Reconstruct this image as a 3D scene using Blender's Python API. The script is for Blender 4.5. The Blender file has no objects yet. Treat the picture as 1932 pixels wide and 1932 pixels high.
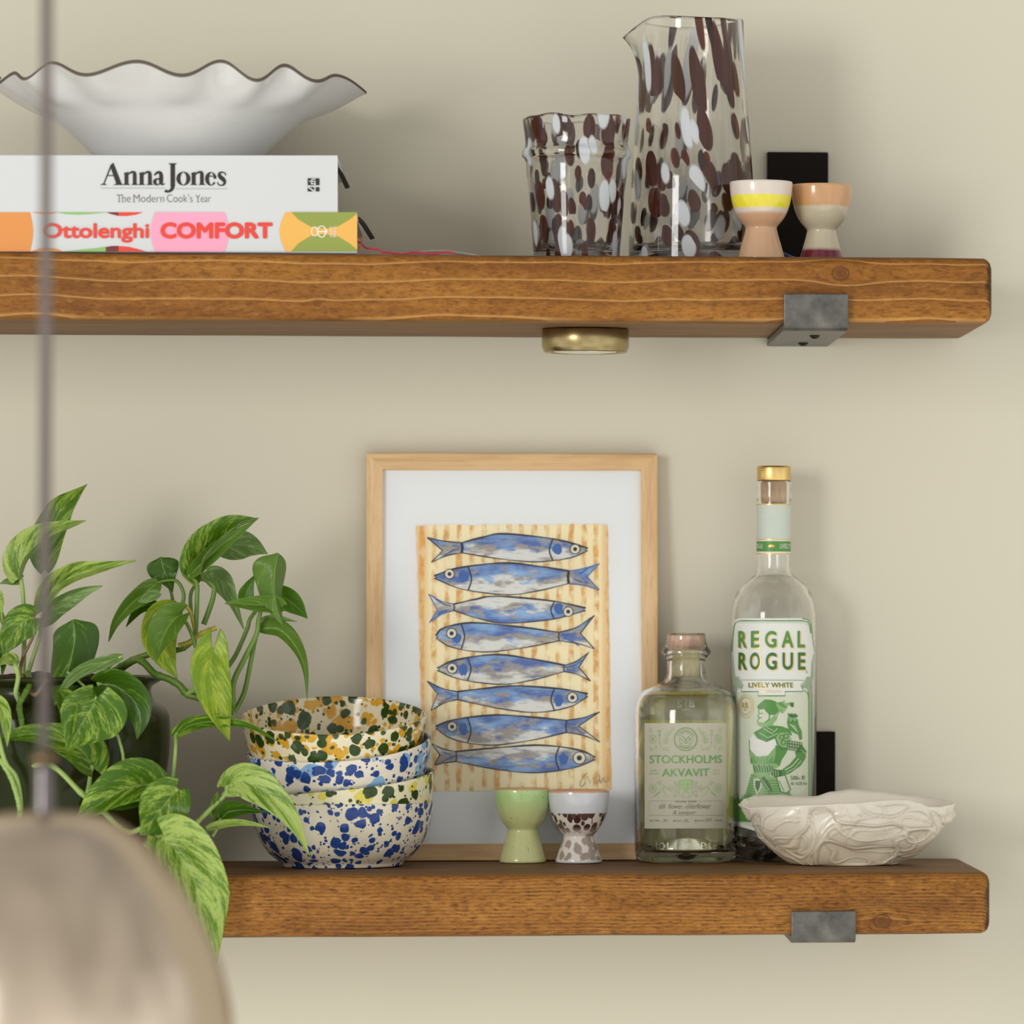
import bpy, bmesh, math, random
from math import sin, cos, pi, sqrt, atan2, asin, radians, exp
from mathutils import Vector, Matrix, noise
from mathutils.geometry import tessellate_polygon

sc = bpy.context.scene
COL = sc.collection

# ---------------------------------------------------------------- camera
FPX, DCAM, YAW = 9990.0, 3.70, radians(5.0)
VPX, VPY = 920.0, 1146.0                       # where lines running into the wall meet
PPX = VPX + FPX * math.tan(YAW)
cam_d = bpy.data.cameras.new('camera')
cam = bpy.data.objects.new('camera', cam_d)
COL.objects.link(cam)
cam.location = (0, -DCAM, 0)
cam.rotation_euler = (pi / 2, 0, -YAW)
cam_d.sensor_width = 36.0
cam_d.lens = FPX / 1932 * 36
cam_d.shift_x = (966 - PPX) / 1932
cam_d.shift_y = (VPY - 966) / 1932
cam_d.dof.use_dof = True
cam_d.dof.focus_distance = 3.78
cam_d.dof.aperture_fstop = 6.0
cam_d.clip_start = 0.05
sc.camera = cam

# ---------------------------------------------------------------- world and lights
world = bpy.data.worlds.new('room_light')
sc.world = world
world.use_nodes = True
wn = world.node_tree.nodes
wl = world.node_tree.links
bg = wn['Background']
tc = wn.new('ShaderNodeTexCoord')
sep = wn.new('ShaderNodeSeparateXYZ')
wl.new(tc.outputs['Generated'], sep.inputs[0])
mr = wn.new('ShaderNodeMapRange')
mr.inputs['From Min'].default_value = -1
mr.inputs['From Max'].default_value = 1
wl.new(sep.outputs['Z'], mr.inputs['Value'])
ramp = wn.new('ShaderNodeValToRGB')
e = ramp.color_ramp.elements
e[0].position = 0.0
e[0].color = (1.12, 1.11, 1.02, 1)          # daylight thrown back up by a pale worktop
e[1].position = 1.0
e[1].color = (0.26, 0.255, 0.24, 1)
e.new(0.42).color = (1.12, 1.11, 1.04, 1)
e.new(0.56).color = (1.0, 0.99, 0.95, 1)
e.new(0.72).color = (0.50, 0.49, 0.46, 1)
wl.new(mr.outputs[0], ramp.inputs[0])
# the rest of the room: lighter and darker patches of furniture and wall
wno = wn.new('ShaderNodeTexNoise')
wno.inputs['Scale'].default_value = 2.6
wno.inputs['Detail'].default_value = 2.5
wl.new(tc.outputs['Generated'], wno.inputs['Vector'])
wmr = wn.new('ShaderNodeMapRange')
wmr.inputs['From Min'].default_value = 0.36
wmr.inputs['From Max'].default_value = 0.62
wmr.inputs['To Min'].default_value = 0.58
wmr.inputs['To Max'].default_value = 1.32
wl.new(wno.outputs[0], wmr.inputs['Value'])
wmx = wn.new('ShaderNodeVectorMath')
wmx.operation = 'SCALE'
wl.new(ramp.outputs[0], wmx.inputs[0])
wl.new(wmr.outputs[0], wmx.inputs['Scale'])
wl.new(wmx.outputs[0], bg.inputs['Color'])
bg.inputs['Strength'].default_value = 0.98

def area(name, loc, target, sx, sy, power, col):
    l = bpy.data.lights.new(name, 'AREA')
    l.shape = 'RECTANGLE'
    l.size, l.size_y, l.energy, l.color = sx, sy, power, col
    o = bpy.data.objects.new(name, l)
    COL.objects.link(o)
    o.location = loc
    o.rotation_euler = (Vector(target) - Vector(loc)).to_track_quat('-Z', 'Y').to_euler()
    return o
area('window_daylight', (-2.0, -3.1, 0.42), (0, 0.1, 0), 0.80, 1.15, 36, (1.0, 0.985, 0.96))

sc.view_settings.view_transform = 'Standard'
sc.view_settings.look = 'None'
sc.view_settings.gamma = 1.0
sc.view_settings.exposure = 0.07
sc.cycles.max_bounces = 14
sc.cycles.diffuse_bounces = 3
sc.cycles.transmission_bounces = 12
sc.cycles.adaptive_threshold = 0.02
sc.cycles.transparent_max_bounces = 24
sc.cycles.glossy_bounces = 8
sc.cycles.sample_clamp_indirect = 6

# ---------------------------------------------------------------- helpers
FW = Vector((sin(YAW), cos(YAW), 0))
RT = Vector((cos(YAW), -sin(YAW), 0))
UP = Vector((0, 0, 1))
CAMP = Vector((0, -DCAM, 0))
def P(px, py, y):
    """point at depth y seen at photograph position (px, py)"""
    d = FW + RT * ((px - PPX) / FPX) + UP * ((VPY - py) / FPX)
    t = (y + DCAM) / d.y
    return CAMP + d * t
def SC(p):
    return FPX / (Vector(p) - CAMP).dot(FW)

def lin(c):
    c = c / 255.0
    return c / 12.92 if c <= 0.04045 else ((c + 0.055) / 1.055) ** 2.4
def rgb(r, g, b):
    return (lin(r), lin(g), lin(b), 1)

class MB:
    """collects faces (with material slots and UVs) for ONE mesh"""
    def __init__(s):
        s.v, s.f, s.m, s.uv, s.mats = [], [], [], [], []
        s.sm = []
    def slot(s, mat):
        if mat not in s.mats:
            s.mats.append(mat)
        return s.mats.index(mat)
    def add(s, verts, faces, mat, uvs=None, smooth=True):
        o = len(s.v)
        s.v += [Vector(p) for p in verts]
        s.uv += list(uvs) if uvs else [(p[0], p[2]) for p in verts]
        k = s.slot(mat)
        for f in faces:
            s.f.append([o + i for i in f])
            s.m.append(k)
            s.sm.append(smooth)
    def box(s, lo, hi, mat, smooth=False):
        x0, y0, z0 = lo
        x1, y1, z1 = hi
        vs = [(x0,y0,z0),(x1,y0,z0),(x1,y1,z0),(x0,y1,z0),(x0,y0,z1),(x1,y0,z1),(x1,y1,z1),(x0,y1,z1)]
        s.add(vs, [(0,3,2,1),(4,5,6,7),(0,1,5,4),(1,2,6,5),(2,3,7,6),(3,0,4,7)], mat, smooth=smooth)
    def grid(s, rows, mat, uvs=None, closed=False, smooth=True):
        n, m = len(rows), len(rows[0])
        vs = [p for r in rows for p in r]
        uv = [q for r in uvs for q in r] if uvs else None
        fs = []
        for i in range(n - 1):
            for j in range(m if closed else m - 1):
                j2 = (j + 1) % m
                fs.append((i*m+j, i*m+j2, (i+1)*m+j2, (i+1)*m+j))
        s.add(vs, fs, mat, uv, smooth)
    def lathe(s, c, prof, mat, n=64, fn=None, M=None, uvfn=None):
        """prof: [(radius, height)...] from the bottom outside round; r=0 ends are closed"""
        rows, uvs = [], []
        for (r, h) in prof:
            row, ur = [], []
            for j in range(n + 1):
                a = 2 * pi * j / n
                p = Vector((max(r, 1e-6) * cos(a), max(r, 1e-6) * sin(a), h))
                if fn: p = fn(p, a, r, h)
                ur.append(uvfn(a, r, h) if uvfn else (a * 0.03, h))
                if M: p = M @ p
                row.append(p + Vector(c))
            rows.append(row)
            uvs.append(ur)
        s.grid(rows, mat, uvs)
    def tube(s, pts, rad, mat, n=8, cap=True):
        pts = [Vector(p) for p in pts]
        rows = []
        prev = None
        for i, p in enumerate(pts):
            t = (pts[min(i+1, len(pts)-1)] - pts[max(i-1, 0)])
            t = t.normalized() if t.length > 1e-9 else Vector((0, 0, 1))
            if prev is None:
                prev = t.orthogonal().normalized()
            a = (prev - t * prev.dot(t)).normalized()
            prev = a
            b = t.cross(a)
            r = rad(i / max(1, len(pts) - 1)) if callable(rad) else rad
            rows.append([p + a * (r * cos(2*pi*j/n)) + b * (r * sin(2*pi*j/n)) for j in range(n)])
        s.grid(rows, mat, closed=True)
        if cap:
            s.add(rows[0], [tuple(range(n))], mat)
            s.add(rows[-1], [tuple(range(n))[::-1]], mat)
    def ribbon(s, pts, side, mat, th=0.0004):
        """flat band with a little thickness along pts; side = half-width vector (or list)"""
        rows = []
        for i, p in enumerate(pts):
            p = Vector(p)
            sd = Vector(side[i] if isinstance(side, list) else side)
            q = Vector(pts[min(i+1, len(pts)-1)]) - Vector(pts[max(i-1, 0)])
            nn = q.cross(sd).normalized() * th
            rows.append([p - sd - nn, p + sd - nn, p + sd + nn, p - sd + nn])
        s.grid(rows, mat, closed=True, smooth=False)
        s.add(rows[0], [(0,1,2,3)], mat)
        s.add(rows[-1], [(3,2,1,0)], mat)

ORIGIN = {}
def tag(o, label=None, cat=None, group=None, kind=None):
    if label: o['label'] = label
    if cat: o['category'] = cat
    if group: o['group'] = group
    if kind: o['kind'] = kind
    return o
def thing(name, label, cat, loc, group=None):
    o = bpy.data.objects.new(name, None)
    o.empty_display_size = 0.02
    COL.objects.link(o)
    o.location = loc
    ORIGIN[o] = Vector(loc)
    return tag(o, label, cat, group)
def part(name, mb, parent=None, loc=None, weld=True, bevel=0, subsurf=0, label=None, solid=0, segs=2):
    base = ORIGIN[parent] if parent is not None else Vector(loc if loc is not None else (0, 0, 0))
    me = bpy.data.meshes.new(name)
    me.from_pydata([tuple(v - base) for v in mb.v], [], mb.f)
    for m in mb.mats:
        me.materials.append(m)
    me.polygons.foreach_set('material_index', mb.m)
    me.polygons.foreach_set('use_smooth', mb.sm)
    ul = me.uv_layers.new(name='UVMap')
    li = [0] * len(me.loops)
    me.loops.foreach_get('vertex_index', li)
    flat = []
    for i in li:
        flat += [mb.uv[i][0], mb.uv[i][1]]
    ul.data.foreach_set('uv', flat)
    me.update()
    if weld:
        b = bmesh.new()
        b.from_mesh(me)
        bmesh.ops.remove_doubles(b, verts=b.verts, dist=1e-6)
        bmesh.ops.dissolve_degenerate(b, dist=1e-7, edges=b.edges)
        if weld == 2:
            bmesh.ops.recalc_face_normals(b, faces=b.faces)
        b.to_mesh(me)
        b.free()
    o = bpy.data.objects.new(name, me)
    COL.objects.link(o)
    ORIGIN[o] = base
    if parent is not None:
        o.parent = parent
    else:
        o.location = base
    if bevel:
        md = o.modifiers.new('soft_edge', 'BEVEL')
        md.width, md.segments, md.limit_method, md.angle_limit = bevel, segs, 'ANGLE', radians(40)
    if solid:
        md = o.modifiers.new('thickness', 'SOLIDIFY')
        md.thickness, md.offset, md.material_offset = solid, -1, 1
    if subsurf:
        md = o.modifiers.new('smooth', 'SUBSURF')
        md.levels = md.render_levels = subsurf
    if label: o['label'] = label
    return o

def bez(pts, n=16):
    """Catmull-Rom through pts"""
    pts = [Vector(p) for p in pts]
    if len(pts) == 2:
        return [pts[0].lerp(pts[1], i / n) for i in range(n + 1)]
    q = [pts[0] * 2 - pts[1]] + pts + [pts[-1] * 2 - pts[-2]]
    out = []
    segs = len(pts) - 1
    for i in range(n + 1):
        u = i / n * segs
        k = min(int(u), segs - 1)
        t = u - k
        a, b, c, d = q[k:k+4]
        out.append(0.5 * ((2*b) + (c - a)*t + (2*a - 5*b + 4*c - d)*t*t + (3*b - a - 3*c + d)*t**3))
    return out

# ---------------------------------------------------------------- 2-D drawing (lettering, labels, the print)
_FC = {}
def font_tris(s, bold):
    k = (s, bold)
    if k in _FC: return _FC[k]
    cu = bpy.data.curves.new('t', 'FONT')
    cu.body, cu.size, cu.offset, cu.resolution_u = s, 1.0, bold, 5
    o = bpy.data.objects.new('t', cu)
    COL.objects.link(o)
    bpy.context.view_layer.update()
    ev = o.evaluated_get(bpy.context.evaluated_depsgraph_get())
    me = ev.to_mesh()
    vs = [(v.co.x, v.co.y) for v in me.vertices]
    me.calc_loop_triangles()
    fs = [tuple(t.vertices) for t in me.loop_triangles]
    ev.to_mesh_clear()
    bpy.data.objects.remove(o)
    bpy.data.curves.remove(cu)
    _FC[k] = (vs, fs)
    return _FC[k]

class Art:
    """flat drawing in picture units (y down); emit() lays it on a surface as real faces"""
    def __init__(s, ox=0, oy=0, k=1.0):
        s.items, s.ox, s.oy, s.k = [], ox, oy, k
    def T(s, p):
        return (s.ox + p[0] / s.k, s.oy + p[1] / s.k)
    def poly(s, pts, mat, layer=1, uv=None):
        pp = [s.T(p) for p in pts]
        tr = tessellate_polygon([[Vector((x, y, 0)) for x, y in pp]])
        s.items.append((pp, [tuple(t) for t in tr], mat, layer, uv or pp))
    def stroke(s, pts, w, mat, layer=2, closed=False, taper=None, smooth=0):
        if smooth:
            pts = [(p.x, p.y) for p in bez([Vector((x, y, 0)) for x, y in pts], smooth)]
        if closed: pts = list(pts) + [pts[0]]
        L, n = [], len(pts)
        for i in range(n):
            a, b = pts[max(i-1, 0)], pts[min(i+1, n-1)]
            if closed and i in (0, n-1): a, b = pts[n-2], pts[1]
            dx, dy = b[0]-a[0], b[1]-a[1]
            l = sqrt(dx*dx + dy*dy) or 1
            ww = w * (taper(i/(n-1)) if taper else 1) / 2
            nx, ny = -dy/l*ww, dx/l*ww
            L.append((pts[i][0]+nx, pts[i][1]+ny))
            L.append((pts[i][0]-nx, pts[i][1]-ny))
        pp = [s.T(p) for p in L]
        fs = []
        for i in range(n-1):
            fs += [(2*i, 2*i+1, 2*i+3), (2*i, 2*i+3, 2*i+2)]
        s.items.append((pp, fs, mat, layer, pp))
    def ell(s, cx, cy, rx, ry, mat, layer=2, n=28, rot=0):
        c, d = cos(rot), sin(rot)
        s.poly([(cx + rx*cos(a)*c - ry*sin(a)*d, cy + rx*cos(a)*d + ry*sin(a)*c) for a in [2*pi*i/n for i in range(n)]], mat, layer)
    def ring(s, cx, cy, rx, ry, w, mat, layer=2, n=40):
        s.stroke([(cx + rx*cos(2*pi*i/n), cy + ry*sin(2*pi*i/n)) for i in range(n)], w, mat, layer, closed=True)
    def oring(s, cx, cy, rx, ry, ix, iy, mat, layer=2, a0=0, a1=360, n=40, sh=0):
        """letter bowl: outer ellipse less an inner one"""
        O = []
        for i in range(n + 1):
            a = radians(a0 + (a1 - a0) * i / n)
            O.append((cx + rx*cos(a), cy + ry*sin(a)))
            O.append((cx + sh + ix*cos(a), cy + iy*sin(a)))
        pp = [s.T(p) for p in O]
        fs = []
        for i in range(n):
            fs += [(2*i, 2*i+1, 2*i+3), (2*i, 2*i+3, 2*i+2)]
        s.items.append((pp, fs, mat, layer, pp))
    def rect(s, x0, y0, x1, y1, mat, layer=2):
        s.poly([(x0,y0),(x1,y0),(x1,y1),(x0,y1)], mat, layer)
    def text(s, t, x0, y0, x1, y1, mat, layer=3, bold=0.0, shear=0, rot=0):
        """the ink of t fills the box exactly; rot=1 turns it to read upwards"""
        vs, fs = font_tris(t, min(bold, 0.0))
        vs = [(x + shear*y, y) for x, y in vs]
        if bold > 0:      # heavier weight: the same outlines struck several times around the centre
            n0, V0, F0 = len(vs), vs, fs
            vs, fs = [], []
            for i in range(6):
                q = pi * i / 3 + .5
                vs = vs + [(x + bold*cos(q), y + bold*sin(q)) for x, y in V0]
                fs.append([tuple(k + n0*i for k in f) for f in F0])
        else:
            fs = [fs]
        ax, bx = min(v[0] for v in vs), max(v[0] for v in vs)
        ay, by = min(v[1] for v in vs), max(v[1] for v in vs)
        out = []
        for x, y in vs:
            u, w = (x-ax)/(bx-ax or 1), (y-ay)/(by-ay or 1)
            if rot: out.append((x0 + (1-w)*(x1-x0), y1 - u*(y1-y0)))
            else: out.append((x0 + u*(x1-x0), y1 - w*(y1-y0)))
        pp = [s.T(p) for p in out]
        n1 = len(pp) // len(fs)
        for i, f in enumerate(fs):
            q = pp[i*n1:(i+1)*n1]
            s.items.append((q, [tuple(k - i*n1 for k in t) for t in f], mat, layer, q))
    def arc_text(s, t, cx, cy, r, h, a0, a1, mat, layer=3, bold=0.02, inside=False):
        n = len(t)
        for i, ch in enumerate(t):
            a = radians(a0 + (a1-a0) * (i+0.5)/n)
            vs, fs = font_tris(ch, 0.0)
            if not fs: continue
            ax, bx = min(v[0] for v in vs), max(v[0] for v in vs)
            out = []
            for x, y in vs:
                lx, ly = (x-(ax+bx)/2)*h/0.73, y*h/0.73
                if inside:
                    rr = r - ly
                    aa = a - lx/r
                else:
                    rr = r + ly
                    aa = a + lx/r
                out.append((cx + rr*cos(aa), cy + rr*sin(aa)))
            pp = [s.T(p) for p in out]
            s.items.append((pp, fs, mat, layer, pp))
    def emit(s, mb, fn, maxlen=None, kf=None):
        kf = kf or (lambda x, y: x)
        for idx, (pp, fs, mat, layer, uv) in enumerate(s.items):
            layer = layer + 0.05 * (idx % 18)      # no two pieces of ink lie in one plane
            V, U, F = list(pp), list(uv), list(fs)
            if maxlen:
                cache = {}
                def mid(a, b):
                    k = (min(a, b), max(a, b))
                    if k not in cache:
                        V.append(((V[a][0]+V[b][0])/2, (V[a][1]+V[b][1])/2))
                        U.append(((U[a][0]+U[b][0])/2, (U[a][1]+U[b][1])/2))
                        cache[k] = len(V)-1
                    return cache[k]
                for _ in range(40):
                    G, ch = [], False
                    for t in F:
                        lens = [abs(kf(*V[t[i]])-kf(*V[t[(i+1)%3]])) for i in range(3)]
                        m = max(lens)
                        if m > maxlen:
                            i = lens.index(m)
                            a, b, c = t[i], t[(i+1)%3], t[(i+2)%3]
                            q = mid(a, b)
                            G += [(a, q, c), (q, b, c)]
                            ch = True
                        else:
                            G.append(t)
                    F = G
                    if not ch: break
            mb.add([fn(x, y, layer) for x, y in V], F, mat, U, smooth=False)

# ---------------------------------------------------------------- node helpers
class NT:
    def __init__(s, name):
        s.mat = bpy.data.materials.new(name)
        s.mat.use_nodes = True
        s.t = s.mat.node_tree
        s.t.nodes.clear()
        s.out = s.t.nodes.new('ShaderNodeOutputMaterial')
    def n(s, typ, props=None, **ins):
        nd = s.t.nodes.new('ShaderNode' + typ)
        for k, v in (props or {}).items():
            setattr(nd, k, v)
        for k, v in ins.items():
            key = int(k[1:]) if k[0] == '_' and k[1:].isdigit() else k.replace('_', ' ')
            s.set(nd.inputs[key], v)
        return nd
    def set(s, sock, v):
        if isinstance(v, bpy.types.NodeSocket): s.t.links.new(v, sock)
        elif isinstance(v, bpy.types.Node): s.t.links.new(v.outputs[0], sock)
        else: sock.default_value = v
    def math(s, op, a, b=0.0, clamp=False):
        return s.n('Math', {'operation': op, 'use_clamp': clamp}, _0=a, _1=b).outputs[0]
    def mix(s, f, a, b):
        return s.n('MixRGB', None, Fac=f, Color1=a, Color2=b).outputs[0]
    def obj(s): return s.n('TexCoord').outputs['Object']
    def uv(s): return s.n('UVMap').outputs[0]
    def mapping(s, v, scale=(1,1,1), loc=(0,0,0), rot=(0,0,0)):
        return s.n('Mapping', None, Vector=v, Scale=scale, Location=loc, Rotation=rot).outputs[0]
    def noise(s, v, scale, detail=3, rough=0.5, dist=0.0, col=False):
        nd = s.n('TexNoise', None, Vector=v, Scale=scale, Detail=detail, Roughness=rough, Distortion=dist)
        return nd.outputs['Color' if col else 0]
    def ramp(s, f, stops, interp='LINEAR'):
        nd = s.n('ValToRGB', None, Fac=f)
        cr = nd.color_ramp
        cr.interpolation = interp
        els = cr.elements
        els[0].position, els[0].color = stops[0]
        els[1].position, els[1].color = stops[-1]
        for p, c in stops[1:-1]:
            els.new(p).color = c
        return nd.outputs[0]
    def sepx(s, v): return s.n('SeparateXYZ', None, Vector=v).outputs
    def warp(s, v, scale, amt, detail=2):
        nz = s.noise(v, scale, detail, col=True)
        sub = s.n('VectorMath', {'operation': 'SUBTRACT'}, _0=nz, _1=(0.5, 0.5, 0.5)).outputs[0]
        sca = s.n('VectorMath', {'operation': 'SCALE'}, _0=sub, Scale=amt).outputs[0]
        return s.n('VectorMath', {'operation': 'ADD'}, _0=v, _1=sca).outputs[0]
    def dots(s, v, scale, rmin, rmax, density, seed=0.0, soft=0.02, two_d=False, randomness=1.0):
        """irregular spots: one per cell, random size, only a share of the cells filled"""
        if seed: v = s.mapping(v, loc=(seed, seed*1.7, seed*0.6))
        nd = s.n('TexVoronoi', {'voronoi_dimensions': '2D' if two_d else '3D'}, Vector=v, Scale=scale, Randomness=randomness)
        c = s.n('SeparateColor', None, Color=nd.outputs['Color']).outputs
        r = s.math('MULTIPLY_ADD', c[0], rmax - rmin)
        r.node.inputs[2].default_value = rmin
        d = s.math('DIVIDE', s.math('SUBTRACT', r, nd.outputs['Distance']), soft, True)
        keep = s.math('LESS_THAN', c[1], density)
        return s.math('MULTIPLY', d, keep), c[2]
    def pbsdf(s, col, rough=0.5, **kw):
        return s.n('BsdfPrincipled', None, Base_Color=col, Roughness=rough, **kw)
    def done(s, shader, bump=None, bstr=0.3, bdist=0.001):
        if bump is not None:
            b = s.n('Bump', None, Height=bump, Strength=bstr, Distance=bdist)
            s.t.links.new(b.outputs[0], shader.inputs['Normal'])
        s.t.links.new(shader.outputs[0], s.out.inputs[0])
        return s.mat

def plain(name, col, rough=0.5, **kw):
    t = NT(name)
    return t.done(t.pbsdf(col, rough, **kw))
# ---------------------------------------------------------------- materials
def m_wall():
    t = NT('wall_paint')
    v = t.obj()
    c = t.mix(t.noise(v, 1.3, 2), rgb(218, 212, 193), rgb(213, 207, 188))
    h = t.noise(v, 260, 3)
    h2 = t.noise(v, 9, 2)
    return t.done(t.pbsdf(c, 0.75), t.math('ADD', h, t.math('MULTIPLY', h2, 2.0)), 0.08, 0.002)
WALL = m_wall()

def m_wood(name, style, knots, right):
    """stained pine: grain runs along x; knots = [(x, z, radius)] in object space; right = x of the cut end"""
    t = NT(name)
    v = t.obj()
    x, y, z = t.sepx(v)
    yz = t.math('ADD', z, t.math('MULTIPLY', y, 0.6))
    # grain lines bend round the knots
    bend = 0.0
    dark = None
    for (kx, kz, kr) in knots:
        dx = t.math('MULTIPLY', t.math('SUBTRACT', x, kx), 0.32 / kr)
        dz = t.math('MULTIPLY', t.math('SUBTRACT', z, kz), 0.75 / kr)
        d2 = t.math('ADD', t.math('MULTIPLY', dx, dx), t.math('MULTIPLY', dz, dz))
        g = t.math('POWER', 2.718, t.math('MULTIPLY', d2, -0.5))
        push = t.math('MULTIPLY', t.math('MULTIPLY', g, dz), kr * 1.4)
        yz = t.math('SUBTRACT', yz, push)
        ex = t.math('MULTIPLY', t.math('SUBTRACT', x, kx), 0.8 / kr)
        ez = t.math('MULTIPLY', t.math('SUBTRACT', z, kz), 1.0 / kr)
        ed = t.math('SQRT', t.math('ADD', t.math('MULTIPLY', ex, ex), t.math('MULTIPLY', ez, ez)))
        nz = t.noise(v, 180, 3)
        edn = t.math('ADD', ed, t.math('MULTIPLY', t.math('SUBTRACT', nz, 0.5), 0.9))
        kd = t.math('SUBTRACT', 1.45, edn, True)
        ring = t.math('SUBTRACT', 1.0, t.math('MULTIPLY', t.math('ABSOLUTE', t.math('SUBTRACT', ed, 1.0)), 5.0), True)
        kd = t.math('MAXIMUM', t.math('MULTIPLY', kd, 0.55), t.math('MULTIPLY', ring, 0.85))
        dark = kd if dark is None else t.math('MAXIMUM', dark, kd)
    gv = t.n('CombineXYZ', None, X=t.math('MULTIPLY', x, 0.045), Y=t.math('MULTIPLY', y, 0.35), Z=yz).outputs[0]
    long_ = t.noise(gv, 60, 3, 0.6)
    fine = t.noise(gv, 420, 4, 0.65)
    blot = t.noise(t.mapping(v, (0.35, 1, 1)), 26, 3)
    fv = t.n('CombineXYZ', None, X=t.math('MULTIPLY', x, 0.25), Y=y, Z=yz).outputs[0]
    fleck = t.noise(fv, 620, 2, 0.6)
    mott = t.noise(t.mapping(v, (0.4, 1, 1)), 210, 4, 0.75)
    grain2 = t.noise(v, 900, 2, 0.7)
    base = t.ramp(t.math('MULTIPLY_ADD', long_, 0.5, False) if False else t.math('ADD', t.math('MULTIPLY', long_, 0.5), t.math('MULTIPLY', blot, 0.5)),
                  [(0.30, rgb(112, 66, 20)), (0.5, rgb(152, 98, 34)), (0.72, rgb(184, 126, 52))])
    base = t.mix(t.math('MULTIPLY', t.math('SUBTRACT', 0.52, fleck, True), 4.2 if style == 'flecked' else 2.6, True), base, rgb(78, 40, 14))
    base = t.mix(t.math('MULTIPLY', t.math('SUBTRACT', 0.48, grain2, True), 1.6), base, rgb(104, 62, 26))
    base = t.mix(t.math('MULTIPLY', t.math('SUBTRACT', 0.50, mott, True), 4.0, True), base, rgb(104, 58, 20))
    base = t.mix(t.math('MULTIPLY', t.math('SUBTRACT', mott, 0.56, True), 2.6, True), base, rgb(206, 152, 82))
    if style == 'lined':
        # a few long pale growth lines
        wob = t.math('ADD', yz, t.math('MULTIPLY', t.math('SUBTRACT', t.noise(t.mapping(v, (1, 1, 1)), 7, 2), 0.5), 0.014))
        ph = t.math('MULTIPLY', wob, 78.0)
        fr = t.math('FRACT', t.math('ADD', ph, 0.35))
        line = t.math('SUBTRACT', 1.0, t.math('MULTIPLY', fr, 7.5), True)
        pre = t.math('MULTIPLY', t.math('SUBTRACT', fr, 0.62, True), 1.4)
        base = t.mix(t.math('MULTIPLY', pre, 0.55), base, rgb(112, 62, 20))
        base = t.mix(t.math('MULTIPLY', line, 0.62), base, rgb(216, 168, 100))
    else:
        wob = t.math('ADD', yz, t.math('MULTIPLY', t.math('SUBTRACT', t.noise(v, 9, 2), 0.5), 0.006))
        fr = t.math('FRACT', t.math('MULTIPLY', wob, 400.0))
        line = t.math('SUBTRACT', 1.0, t.math('MULTIPLY', fr, 3.2), True)
        line = t.math('MULTIPLY', line, t.math('MULTIPLY', t.math('SUBTRACT', t.noise(t.mapping(v, (0.2, 1, 1)), 90, 2), 0.35, True), 2.4, True))
        base = t.mix(t.math('MULTIPLY', line, 0.85), base, rgb(214, 160, 86))
        fw = t.math('SUBTRACT', fr, 0.55, True)
        base = t.mix(t.math('MULTIPLY', fw, 1.1), base, rgb(100, 58, 22))
    # dark stain soaked into the end grain
    en = t.math('ADD', x, t.math('MULTIPLY', t.math('SUBTRACT', t.noise(v, 70, 3), 0.5), 0.012))
    end = t.math('DIVIDE', t.math('SUBTRACT', en, right - 0.0030), 0.002, True)
    base = t.mix(t.math('MULTIPLY', end, 0.82), base, rgb(44, 26, 12))
    # the upper and lower faces take a darker, duller grain than the front
    nrm = t.n('NewGeometry').outputs['Normal']
    nzv = t.math('ABSOLUTE', t.sepx(nrm)[2])
    face_grain = t.ramp(t.noise(t.mapping(v, (0.06, 1, 1)), 130, 4, 0.6), [(0.3, rgb(70, 44, 20)), (0.5, rgb(118, 82, 44)), (0.72, rgb(142, 102, 58))])
    base = t.mix(t.math('MULTIPLY', t.math('SUBTRACT', nzv, 0.55, True), 2.2, True), base, face_grain)
    if dark is not None:
        base = t.mix(dark, base, rgb(82, 42, 24))
    return t.done(t.pbsdf(base, 0.55, Specular_IOR_Level=0.25), t.math('ADD', fine, fleck), 0.25, 0.0006)

def m_oak(name, vertical):
    t = NT(name)
    v = t.obj()
    st = (1, 1, 0.05) if vertical else (0.05, 1, 1)
    a = t.noise(t.mapping(v, st), 90, 4, 0.6, 0.3)
    b = t.noise(t.mapping(v, st), 700, 3, 0.7)
    w = t.noise(t.mapping(v, st), 30, 2)
    c = t.ramp(a, [(0.3, rgb(198, 156, 108)), (0.5, rgb(222, 186, 138)), (0.7, rgb(232, 202, 156))])
    c = t.mix(t.math('MULTIPLY', t.math('SUBTRACT', 0.5, b, True), 1.6), c, rgb(176, 122, 72))
    c = t.mix(t.math('MULTIPLY', t.math('SUBTRACT', w, 0.55, True), 1.0), c, rgb(206, 154, 100))
    return t.done(t.pbsdf(c, 0.45, Specular_IOR_Level=0.3), b, 0.12, 0.0004)

def m_splatter(name, base, layers, rough=0.12):
    """glazed earthenware with flicked paint; layers = (colour, colour2, scale, rmin, rmax, density, seed, warp)"""
    t = NT(name)
    v = t.obj()
    c = t.mix(t.noise(v, 40, 2), base, tuple(x * 0.93 for x in base[:3]) + (1,))
    for (c1, c2, sca, r0, r1, den, seed, wp) in layers:
        vv = t.warp(t.mapping(v, loc=(seed, -seed, seed * 0.5)), sca * 0.9, wp / sca, 2)
        f, rnd = t.dots(vv, sca, r0, r1, den, 0, 0.05)
        tone = t.mix(t.math('MULTIPLY', t.noise(v, sca * 2.2, 2), 1.0), c1, c2)
        c = t.mix(f, c, tone)
    return t.done(t.pbsdf(c, rough, Specular_IOR_Level=0.32, Coat_Weight=0.08, Coat_Roughness=0.06), t.noise(v, 60, 2), 0.06, 0.001)

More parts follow.
